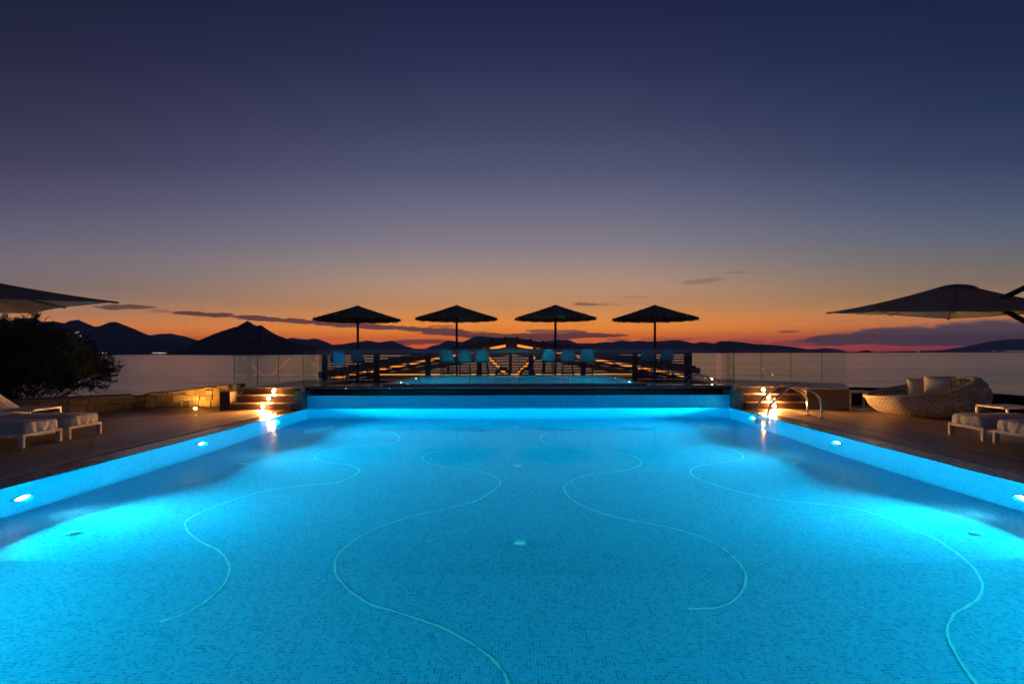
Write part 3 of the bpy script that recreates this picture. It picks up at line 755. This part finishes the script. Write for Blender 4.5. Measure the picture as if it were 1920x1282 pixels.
print('LOUNG', A1, A2, B1, B2, G(112.7,827.8), G(184.3,814), G(1761,816))
LP = [(-7.80,A1.y,0,'cream sun lounger nearest the camera on the left deck'),(-7.80,A2.y,0,'cream sun lounger behind the nearest one on the left deck'),
      (7.72,B1.y+.70,math.pi,'cream sun lounger beside the wicker daybed on the right deck'),(7.72,B2.y-.04,math.pi,'cream sun lounger cut off by the right edge of the photo')]
for i, (x, y, rz, lb) in enumerate(LP):
    o = lounger if i == 0 else copy_tree(lounger)
    o.location = Vector((x,y,.019))*K; o.rotation_euler.z = rz; o['label'] = lb; o['group'] = 'cream sun loungers beside the pool'
def c_table(s, lb):
    """C-shaped table pushed over the far lounger; s=-1 left deck, 1 right deck"""
    x0, x1 = s*8.82, s*9.45; y0, y1 = A2.y+.42, A2.y+1.0
    t = thing('side_table', (s*9.1,y1,.02), lb, 'side table', 'white side tables between the loungers')
    b = MB(); b.box((x0,y0,.462),(x1,y1,.50),.004); b.build('table_top','white',t)
    b = MB(); b.box((x0,y1-.035,.06),(x0+s*.04,y1,.461)); b.box((x1-s*.04,y1-.035,.06),(x1,y1,.461)); b.build('upright','white',t)
    b = MB(); b.box((x0,y0,.02),(x0+s*.04,y1,.059)); b.build('runner','white',t)
    b = MB(); b.box((x1-s*.04,y0,.02),(x1,y1,.059)); b.build('runner','white',t)
c_table(-1,'white metal side table slid over the second left lounger')
c_table(1,'white metal side table slid over the lounger by the daybed')
# table by the daybed
t = thing('side_table', (8.2,12.9,.02), 'white frame side table standing at the low end of the wicker daybed', 'side table', 'white side tables')
p = G(1592.5,770); q = G(1650,774.5); 
x0, y0 = p.x, p.y; x1 = x0+.62; y1 = y0+.45; z1 = V(1592,733.5,y0).z
b = MB(); b.box((x0,y0,z1-.045),(x1,y1,z1),.004); b.build('table_top','white',t)
b = MB()
for (xx,yy) in ((x0,y0),(x0,y1-.04)): b.box((xx,yy,.065),(xx+.045,yy+.04,z1-.046))
b.box((x1-.13,y0+.2,.065),(x1-.09,y0+.24,z1-.046))
b.build('upright','white',t)
b = MB(); b.box((x0,y0,.02),(x1,y0+.04,.064)); b.box((x0,y1-.04,.02),(x1,y1,.064)); b.box((x0,y0+.041,.02),(x0+.045,y1-.041,.064)); b.box((x1-.045,y0+.041,.02),(x1,y1-.041,.064)); b.build('runner','white',t)
print('TABLE', x0, y0, z1)

# ---------------------------------------------------------------- wicker daybed
dc = Vector((9.65,12.05,.02)); HA = 1.27
t = thing('wicker_daybed', dc, 'cream woven wicker daybed shaped like a tilted shell on the right deck', 'daybed')
ang = math.radians(-14)
ex = Vector((math.cos(ang), math.sin(ang), 0)); ey = Vector((-math.sin(ang), math.cos(ang), 0))
def rimpt(a):
    c, s_ = math.cos(a), math.sin(a)      # c=-1 low lip, c=+1 high back
    x = c*HA if c < 0 else c*.84; y = s_*.95
    z = .42+.47*((c+1)/2)**1.15+.02*abs(s_)
    return x, y, z
def shellfn(u, v, inset=0):
    a = u*2*math.pi; c, s_ = math.cos(a), math.sin(a)
    x, y, z = rimpt(a)
    # section from the rim (v=0) out, round and in to the base (v=1)
    hi = max(0,(c+.35)/1.35); bx, by = c*.62+.06*hi, s_*.62
    th = v*math.pi/2; k = math.cos(th)**(.8-.3*hi); bl_ = (.03+.30*hi**1.1)*math.sin(min(1,v*1.02)*math.pi)
    xx = bx+(x-bx)*k+c*bl_; yy = by+(y-by)*k+s_*bl_*.55
    zz = z*(1-math.sin(th)**(1.35+.6*hi))
    nx = inset
    return dc+ex*(xx-nx*c)+ey*(yy-nx*s_)+Vector((0,0,zz))
b = MB(); b.grid(lambda u,v: shellfn(u,v), 96, 26, closeu=True, uvf=lambda u,v: (u*66, v*13)); b.build('woven_shell','weave',t,smooth='all')
b = MB(); n = 64; pts = [shellfn(k/n,0) for k in range(n+1)]
rings = []
def rimtube(u, v):
    p = shellfn(u%1,0); a = u*2*math.pi; o_ = (ex*math.cos(a)+ey*math.sin(a)); w = .055+.05*max(0,math.cos(a)); bb = v*2*math.pi
    return p+o_*(w*math.cos(bb)-.01)+Vector((0,0,.035*math.sin(bb)))
b.grid(rimtube, n, 10, closeu=True); b.build('rim','rattan',t,smooth='all')
def matt(u, v):
    a = u*2*math.pi; x, y, z = rimpt(a); k = v
    return dc+ex*(x*.90*k)+ey*(y*.90*k)+Vector((0,0,.30+.10*((math.cos(a)*k+1)/2)+(.03 if k < .92 else .0)-(.08 if k > .99 else 0)+.16*max(0,k-.6)*max(0,math.cos(a))))
b = MB(); b.grid(matt, 48, 12, closeu=True); b.build('mattress','cushion',t,smooth='all')
def pillow(c, rz, tilt, w, h, label):
    b = MB()
    def fn(u, v):
        a = (u-.5)*2; c_ = (v-.5)*2
        e = (1-abs(a)**3.2)*(1-abs(c_)**3.2); cr = 1+.05*(abs(a)*abs(c_))**2-.04*(1-abs(a*c_))
        return Vector((a*w/2*cr, .10*max(0,e)**.55, c_*h/2*cr))
    m = Matrix.Translation(c) @ Matrix.Rotation(rz,4,'Z') @ Matrix.Rotation(tilt,4,'X')
    b.grid(fn, 20, 20); b.grid(lambda u,v: fn(u,v)*1.0-Vector((0,2*fn(u,v).y,0)), 20, 20)
    bmesh.ops.transform(b.bm, matrix=m, verts=b.bm.verts)
    tag(b.build('pillow','pillow',None,smooth='all',weld=True), label, 'pillow', 'pale pillows on the daybed')
P1 = V(1722,728,12.5); pillow(Vector((P1.x,12.5,P1.z+.03)), -.15, -.2, .50, .44, 'square grey beige pillow upright at the back of the daybed')
P2 = V(1757,726,12.1); pillow(Vector((P2.x,12.1,P2.z+.04)), -.62, -.28, .50, .46, 'pale pillow turned edge on with a lit corner in the daybed')

# ---------------------------------------------------------------- walls around the decks
def stone_wall():
    path = [Vector((-13.6,11.0,0)),Vector((-12.3,12.3,0)),Vector((-10.55,13.95,0)),Vector((-9.3,14.32,0)),Vector((-7.9,14.45,0))]
    tops = [.33,.33,.36,.52,.66]
    t = thing('stone_wall', (-9.5,14.3,0), 'low rough stone wall lit gold at its right end', 'wall')
    b = MB(); rnd = random.Random(3)
    for i in range(len(path)-1):
        a, c = path[i], path[i+1]; d = (c-a); L = d.length; d.normalize(); nrm = Vector((d.y,-d.x,0))
        z = 0.0; row = 0
        q = d.to_track_quat('X','Z').to_matrix().to_4x4()
        rot = Matrix.Rotation(math.atan2(d.y,d.x),4,'Z')
        while z < max(tops[i],tops[i+1]):
            hh = rnd.uniform(.11,.24); s_ = -rnd.uniform(0,.15)
            while s_ < L:
                w_ = rnd.uniform(.10,.42); mid = s_+w_/2; tt = tops[i]+(tops[i+1]-tops[i])*min(max(mid/L,0),1)
                z1 = min(z+hh*rnd.uniform(.92,1.12), tt+rnd.uniform(-.01,.02))
                if z1-z > .03:
                    c0 = a+d*mid+nrm*rnd.uniform(-.012,.03)
                    b.box(c0+Vector((-w_/2+.006,-.17,z+.004)), c0+Vector((w_/2-.006,.17,z1-.004)), .016, rot, rnd.random())
                s_ += w_
            z += hh; row += 1
        b.bar(a+Vector((0,0,.14)), c+Vector((0,0,.14)), .26, .3)
    mas = b.build('masonry','stone',t)
    b = MB(); p0, p1, p2 = path[0], path[1], path[2]
    b.bar(p0+Vector((0,0,.37)), p1+Vector((.03,.03,.37)), .62, .07, bev=.006); b.bar(p1+Vector((0.02,0.02,.371)), p2+Vector((0,0,.371)), .62, .07, bev=.006)
    b.build('coping_slab','slab',mas)
stone_wall()
t = thing('wall_light', (-8.75,14.0,.02), 'small ground uplight at the foot of the lit stone wall', 'lamp')
b = MB(); b.disc((-8.75,13.86,.026),(0,0,1),.05,16,.016); b.build('housing','blackmetal',t)
b = MB(); b.disc((-8.75,13.86,.036),(0,0,1),.034,16,.004); b.build('lens','uplight',t)
rw = [G(1592,729,.50), V(1640,728.5,14.55), V(1683,731,14.2), V(1853,741,12.6), V(1925,748,11.2)]
path = [(9.0,15.1),(10.1,14.75),(10.75,14.2),(11.62,12.5),(11.75,11.0),(12.3,6),(12.3,YN)]
t = thing('parapet', (10.9,13.5,0), 'low dark wooden parapet behind the wicker daybed', 'wall')
b = MB()
for a, c in zip(path, path[1:]): b.bar((a[0],a[1],.0), (c[0],c[1],.0), .16, .92)
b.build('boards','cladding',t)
b = MB()
for a, c in zip(path, path[1:]): b.bar((a[0],a[1],.476), (c[0],c[1],.476), .24, .03)
b.build('cap','darkwood',t)

# ---------------------------------------------------------------- bush on the left
def bush():
    t = thing('bush', (-14.2,14.6,-3.2), 'big dark green leafy bush behind the wall at left', 'bush')
    rnd = random.Random(11); br = MB(); lf = MB(); root = Vector((-14.6,15.0,-.6))
    br.tube([(-14.6,15,-3.2),(-14.5,15,-1.6),root],[.16,.13,.12],8)
    outline = [(-90,606),(-40,614),(0,618),(30,615),(60,619),(85,625),(110,634),(130,644),(145,652),(158,662),(182,678),(200,690),(190,708),(180,722),(165,735),(120,742),(60,744),(0,744),(-60,744),(-110,735)]
    tips = []
    def leaf_sprig(p, d, L, n, size):
        d = d.normalized()
        s_ = d.cross(Vector((rnd.uniform(-1,1),rnd.uniform(-1,1),1))).normalized(); up = s_.cross(d)
        for k in range(n):
            q = p+d*(L*k/n); a = rnd.uniform(0,6.28); o = (s_*math.cos(a)+up*math.sin(a))
            ld = (d*.55+o).normalized()*size*rnd.uniform(.7,1.25); w_ = ld.cross(Vector((rnd.uniform(-1,1),rnd.uniform(-1,1),rnd.uniform(-1,1)))).normalized()*size*.2
            lf.face([q, q+ld*.5+w_, q+ld, q+ld*.5-w_])
        br.tube([p, p+d*L],[.006,.003],4,cap=False)
    import itertools
    def inside(x, y):
        c = False; n = len(outline); j = n-1
        for i in range(n):
            xi, yi = outline[i]; xj, yj = outline[j]
            if (yi > y) != (yj > y) and x < (xj-xi)*(y-yi)/(yj-yi)+xi: c = not c
            j = i
        return c
    cnt = 0
    clumps = []
    while len(clumps) < 330:
        px = rnd.uniform(-110,205); py = rnd.uniform(590,744)
        if not inside(px,py): continue
        Y = 14.9+rnd.uniform(-1.2,1.6); clumps.append(V(px,py,Y))
    for c in clumps:
        if rnd.random() < .12: br.tube([root, root.lerp(c,.5)+Vector((0,0,.12)), c],[.03,.018,.008],5,cap=False)
        out = (c-Vector((-14.8,15.0,.2))); dens = 38 if c.z > .6 else 15
        for k in range(dens):
            p = c+Vector((rnd.gauss(0,.16),rnd.gauss(0,.18),rnd.gauss(0,.12)))
            d = out.normalized()*.6+Vector((rnd.uniform(-.6,.6),rnd.uniform(-.6,.6),rnd.uniform(-.1,.9)))
            leaf_sprig(p, d, rnd.uniform(.10,.24), 9, .052)
    # long side shoots on the right and upright shoots on top
    for (ax,ay),(bx,by) in [((150,662),(208,669)),((150,672),(180,660)),((150,690),(232,696)),((150,682),(205,680)),((155,700),(214,704)),((150,705),(212,714)),((140,712),(200,722)),((150,645),(176,640)),((140,640),(168,630)),((60,610),(70,588)),((62,606),(66,592)),((8,608),(9,590)),((80,615),(95,608)),((30,606),(36,600)),((110,628),(128,618)),((150,720),(192,727)),((155,668),(170,650))]:
        Y = 14.6+rnd.uniform(-.3,.3); A = V(ax,ay,Y); B = V(bx,by,Y); br.tube([A,(A+B)/2+Vector((0,0,.03)),B],[.012,.008,.003],5,cap=False)
        for k in range(30):
            q = A.lerp(B, rnd.uniform(.0,1)**.8); 
            leaf_sprig(q+Vector((0,rnd.uniform(-.1,.1),rnd.uniform(-.03,.03))), (B-A).normalized()+Vector((0,rnd.uniform(-.5,.5),rnd.uniform(-.4,.4))), .10, 6, .045)
    for k in range(120):
        i = rnd.randrange(0, 12); (x0,y0), (x1,y1) = outline[i], outline[i+1]; u = rnd.random(); px, py = x0+(x1-x0)*u, y0+(y1-y0)*u
        dx = (px-40)/110+rnd.uniform(-.4,.4); dy = -1.0+max(0,(px-60)/120)+rnd.uniform(-.35,.35); L = rnd.uniform(6,19)/math.hypot(dx,dy)
        Y = 14.7+rnd.uniform(-1,1); A = V(px-dx*8,py-dy*8,Y); B = V(px+dx*L,py+dy*L,Y); br.tube([A,B],[.008,.003],4,cap=False)
        for q in range(9): leaf_sprig(A.lerp(B,q/9), (B-A).normalized()+Vector((0,rnd.uniform(-.5,.5),rnd.uniform(-.3,.3))), .08, 5, .05)
    br.build('branches','bark',t); lf.build('foliage','leaf',t)
bush()

# ---------------------------------------------------------------- cantilever umbrellas
def canopy_umbrella(corners, apex, label, mast, arms):
    t = thing('cantilever_umbrella', (mast.x,mast.y,.02), label, 'umbrella')
    cs = [Vector(c) for c in corners]; ap_ = Vector(apex)
    pts = []                               # 8 rim points (corner, mid, ...)
    for i in range(4):
        a, c = cs[i], cs[(i+1)%4]; pts += [a, (a+c)/2+((ap_-(a+c)/2)*.035)]
    def surf(dz, name, vent=True):
        b = MB(); n = 8; S = 6; T = 12
        for i in range(8):
            P, Q = pts[i], pts[(i+1)%8]
            def fn(u, v):
                e = P.lerp(Q, u); e = e+(ap_-e)*(.035*math.sin(u*math.pi)); v2 = .07+.93*v
                p = ap_.lerp(e, v2); sag = math.sin(u*math.pi)*.035*v2+math.sin(v2*math.pi)*.05
                p.z += -sag+dz; return p
            b.grid(fn, S, T)
        return b.build(name,'canvas',t,smooth='all',weld=True)
    cano = surf(0,'canopy')
    b = MB(); r = .17                     # raised vent cap
    for i in range(8):
        P, Q = pts[i], pts[(i+1)%8]
        b.grid(lambda u,v: Vector((ap_.lerp(P.lerp(Q,u), .005+r*v).x, ap_.lerp(P.lerp(Q,u), .005+r*v).y, ap_.z-.035-.085*v**2.2)), 3, 4)
    b.build('vent','canvas',cano,smooth='all',weld=True)
    for i in range(8):
        P = pts[i]; b = MB(); up = Vector((0,0,-.035)); m_ = ap_.lerp(P,.5)+Vector((0,0,-.075))
        b.tube([ap_+Vector((0,0,-.09)), m_, P+Vector((0,0,-.02))],[.014,.014,.012],6); rb = b.build('rib','blackmetal',t)
        b = MB(); d = (P-ap_).normalized(); b.bar(P-d*.10+Vector((0,0,-.012)), P+d*.012+Vector((0,0,-.006)), .07, .016); b.build('pocket','canvas',rb)
    b = MB(); b.tube([ap_+Vector((0,0,-.30)), ap_+Vector((0,0,-.08))], .035, 12); b.build('hub','blackmetal',t,smooth=True)
    b = MB(); b.tube([(mast.x,mast.y,.08),(mast.x,mast.y,mast.z)], .05, 12); b.build('mast','blackmetal',t,smooth=True)
    for p, q in arms:
        b = MB(); b.bar(p, q, .05, .08); b.build('arm','blackmetal',t)
    b = MB(); b.box((mast.x-.45,mast.y-.45,.021),(mast.x+.45,mast.y+.45,.10),.01); b.build('base_plate','slab',t)
A_ = V(221,566,8.0); B_ = V(60,587.5,10.0)
D_ = Vector((-8.45,4.9,A_.z-.17)); C_ = B_+(D_-A_)
cc = (A_+B_+C_+D_)/4; apx = Vector((cc.x,cc.y,0)); apx.z = V(-175,490,cc.y).z
print('UMB', A_, B_, cc, apx)
canopy_umbrella([A_,B_,C_,D_], apx, 'taupe cantilever umbrella reaching in from the left edge', Vector((-12.6,8.2,3.3)), [(apx+Vector((0,0,.05)),Vector((-12.6,8.2,3.2))),(apx.lerp(Vector((-12.6,8.2,3.2)),.5),Vector((-12.6,8.2,1.6)))])
k_ = 1.0
def RV(px,py,Y): return V(px,py,Y)
A_ = RV(1550,586.5,10.9); N_ = RV(1787,583.5,8.05); B_ = RV(1778,597.5,11.15); R_ = RV(2085,584,8.4)
apx = RV(1791,529.5,9.6)
mast = Vector((11.6,9.3,3.75))
canopy_umbrella([A_,B_,R_,N_], apx, 'taupe cantilever umbrella above the daybed at the right edge', mast,
    [(RV(1872,563,9.0), RV(2140,436,9.3)), (RV(1868,574,9.6), RV(2140,718,9.3))])

# ---------------------------------------------------------------- haze
def haze_mat(d):
    m = bpy.data.materials.new('haze air'); m.use_nodes = True; nt = m.node_tree; nt.nodes.clear()
    o = nt.nodes.new('ShaderNodeOutputMaterial'); v = nt.nodes.new('ShaderNodeVolumePrincipled')
    v.inputs['Density'].default_value = d; v.inputs['Color'].default_value = (.50,.62,1.0,1); v.inputs['Anisotropy'].default_value = .0
    nt.links.new(v.outputs[0], o.inputs['Volume']); return m
HAZE = 4.4e-5
if HAZE:
    b = MB(); b.box((-40500,-1000,SEA-7),(40500,34500,1050)); o = b.build('haze', haze_mat(HAZE)); tag(o, None, None, kind='stuff')

# ---------------------------------------------------------------- sky
w = bpy.data.worlds.new('World'); sc.world = w; w.use_nodes = True
t = NT(w.node_tree); bg = w.node_tree.nodes['Background']
tc = t.new('ShaderNodeTexCoord'); sp = t.new('ShaderNodeSeparateXYZ'); t.link(tc.outputs['Generated'], sp.inputs[0])
X, Y, Z = sp.outputs
def el(y): return (CY-y)/F/math.sqrt(1+((CY-y)/F)**2)
VZ = t.math('DIVIDE', Z, t.math('SQRT', t.math('ADD', t.math('MULTIPLY', Z, Z), t.math('MULTIPLY', Y, Y))))
def skyramp(st): return t.ramp(VZ, [(max(0,el(y)), lin(c)) for y, c in st])
mid = skyramp([(662,'e8442a'),(650,'ff6020'),(638,'ff741a'),(620,'ff9024'),(598,'fb9c46'),(572,'e6a46c'),(540,'cda284'),(500,'ab958e'),(460,'8e868e'),(400,'747389'),(320,'565a78'),(230,'414665'),(120,'2d3354'),(0,'1f2645'),(-500,'151a36')])
left = skyramp([(662,'e0602c'),(640,'f0742e'),(618,'ea843e'),(590,'c08458'),(560,'a48474'),(530,'8f7e7a'),(500,'887c80'),(440,'706c7f'),(380,'5c5974'),(300,'464460'),(200,'363650'),(100,'292b45'),(0,'20243c'),(-500,'15182c')])
right = skyramp([(662,'8c3c42'),(650,'c04a40'),(636,'c85a3c'),(615,'cc7440'),(590,'c4834e'),(560,'ac8a66'),(530,'968270'),(500,'827a76'),(440,'666e80'),(380,'505d78'),(300,'3a4766'),(200,'2b3858'),(100,'212d4e'),(0,'1b2745'),(-500,'121c36')])
back = skyramp([(662,'3a3650'),(600,'40405c'),(500,'3b3f60'),(300,'2c3352'),(0,'1d2440'),(-500,'12182c')])
az = t.math('ARCTAN2', X, Y)
fl = t.new('ShaderNodeMapRange', interpolation_type='SMOOTHSTEP'); t.link(az, fl.inputs[0]); fl.inputs[1].default_value = -.10; fl.inputs[2].default_value = -.85
fr_ = t.new('ShaderNodeMapRange', interpolation_type='SMOOTHSTEP'); t.link(az, fr_.inputs[0]); fr_.inputs[1].default_value = .12; fr_.inputs[2].default_value = .80
sky = t.mix(fl.outputs[0], mid, left); sky = t.mix(fr_.outputs[0], sky, right)
bk = t.new('ShaderNodeMapRange', interpolation_type='SMOOTHSTEP'); t.link(Y, bk.inputs[0]); bk.inputs[1].default_value = .25; bk.inputs[2].default_value = -.35
sky = t.mix(bk.outputs[0], sky, back)
# clouds: thin stratus bars given by direction (tangent of azimuth / elevation)
Yp = t.math('MAXIMUM', Y, .02); U = t.math('DIVIDE', X, Yp); Vv = t.math('DIVIDE', Z, Yp)
cv = t.new('ShaderNodeCombineXYZ'); t.link(U, cv.inputs[0]); t.link(t.math('MULTIPLY', Vv, 7.0), cv.inputs[1])
nz = t.math('SUBTRACT', t.noise(cv.outputs[0], 19, 6, .62), .5)
nz2 = t.math('SUBTRACT', t.noise(cv.outputs[0], 60, 4, .6), .5)
tot = None
CL = [(235,575.5,58,5,0,.9),(300,583,26,3,.02,.35),(355,587.5,38,4.2,.05,1),(412,590.5,36,4.5,.03,1),(490,597,72,5,.07,1),(560,602,70,4.5,.06,1),(650,608,75,5.5,.05,1),(720,613.5,60,4.5,.03,1),(830,622,85,7,.07,1),(905,629,60,6,.04,1),(790,641,60,5,-.03,.9),(860,645,40,5,0,.6),(830,612,30,2.4,-.03,.6),
      (1000,632,95,9,.0,1),(1080,628.5,70,6,0,1),(1140,629,40,3,-.02,.9),(1040,621,60,4,.0,.8),(985,642,60,5,0,.9),(1160,637,26,2.5,0,.5),(1095,570,24,3,.0,.65),(1118,571,40,2,0,.3),(1322,527,42,5,-.1,.32),(1385,511,22,2.5,0,.25),(1190,557,30,2,0,.2),
      (1480,621.5,22,2.2,0,.7),(1260,636,60,3,0,.5),(1380,640,70,4,0,.35),
      (1700,629,150,20,-.02,1),(1860,622,190,25,-.03,1.0),(1590,636,110,13,-.05,1),(2050,620,200,30,-.02,1),(1500,643,90,5,-.01,.6),(1760,641,190,9,0,1)]
for cx, cy, rx, ry, tilt, dens in CL:
    uc = (cx-CX)/F; vc = (CY-cy-ROLL*(cx-CX))/F
    du = t.math('SUBTRACT', U, uc); dv = t.math('ADD', t.math('SUBTRACT', Vv, vc), t.math('MULTIPLY', du, tilt))
    q = t.math('ADD', t.math('POWER', t.math('ABSOLUTE', t.math('MULTIPLY', du, F/rx)), 2.0), t.math('POWER', t.math('ABSOLUTE', t.math('MULTIPLY', dv, F/ry)), 2.0))
    m_ = t.math('SUBTRACT', 1.0, q)
    am = 1.0 if ry < 9 else .38; m_ = t.math('ADD', t.math('ADD', m_, .18 if ry < 9 else 0), t.math('ADD', t.math('MULTIPLY', nz, 3.4*am), t.math('MULTIPLY', nz2, 2.2*am)))
    m_ = t.math('MULTIPLY', t.math('MULTIPLY', m_, 2.2, clamp=True), dens)
    tot = m_ if tot is None else t.math('MAXIMUM', tot, m_)
tot = t.math('MULTIPLY', tot, t.math('GREATER_THAN', Y, .05))
ccl = t.mix(fr_.outputs[0], lin('5a3837'), lin('484653'))
ccl = t.mix(t.math('MULTIPLY', fl.outputs[0], .6), ccl, lin('54393c'))
sky = t.mix(t.math('MULTIPLY', tot, .93), sky, ccl)
# faint streaky veil near the horizon
veil = t.math('MULTIPLY', t.math('SUBTRACT', t.noise(scalev(t, cv.outputs[0], (.6,4,1)), 5, 4, .6), .45, clamp=True), 1.1)
vmask = t.new('ShaderNodeMapRange', interpolation_type='SMOOTHSTEP'); t.link(Z, vmask.inputs[0]); vmask.inputs[1].default_value = .17; vmask.inputs[2].default_value = .03
sky = t.mix(t.math('MULTIPLY', t.math('MULTIPLY', veil, vmask.outputs[0]), 1.0), sky, t.mix(.5, sky, lin('8a3a30')))
hz = t.new('ShaderNodeMapRange', interpolation_type='SMOOTHSTEP'); t.link(Z, hz.inputs[0]); hz.inputs[1].default_value = .10; hz.inputs[2].default_value = 0; hz.inputs[3].default_value = 1.0; hz.inputs[4].default_value = 2.4
t.link(sky, bg.inputs['Color']); t.link(hz.outputs[0], bg.inputs['Strength'])

# ---------------------------------------------------------------- camera and render settings
cam = bpy.data.cameras.new('camera'); co = bpy.data.objects.new('camera', cam); C.objects.link(co); sc.camera = co
cam.sensor_width = 36; cam.lens = 18; cam.clip_start = .05; cam.clip_end = 200000
cam.shift_x = -(CX-960)/1920; cam.shift_y = (CY-641)/1920
co.location = (0,0,EYE*K); co.rotation_euler = (Matrix.Rotation(math.radians(90),3,'X') @ Matrix.Rotation(-ROLL,3,'Z')).to_euler()
sc.view_settings.view_transform = 'Standard'; sc.view_settings.look = 'None'; sc.view_settings.exposure = 0; sc.view_settings.gamma = 1
cy = sc.cycles; cy.use_denoising = True; cy.denoiser = 'OPENIMAGEDENOISE'; cy.denoising_input_passes = 'RGB_ALBEDO_NORMAL'
cy.max_bounces = 10; cy.diffuse_bounces = 4; cy.glossy_bounces = 5; cy.transmission_bounces = 8; cy.transparent_max_bounces = 16; cy.volume_bounces = 1
cy.caustics_refractive = True; cy.caustics_reflective = False; cy.blur_glossy = .6; cy.sample_clamp_indirect = 80; cy.sample_clamp_direct = 0
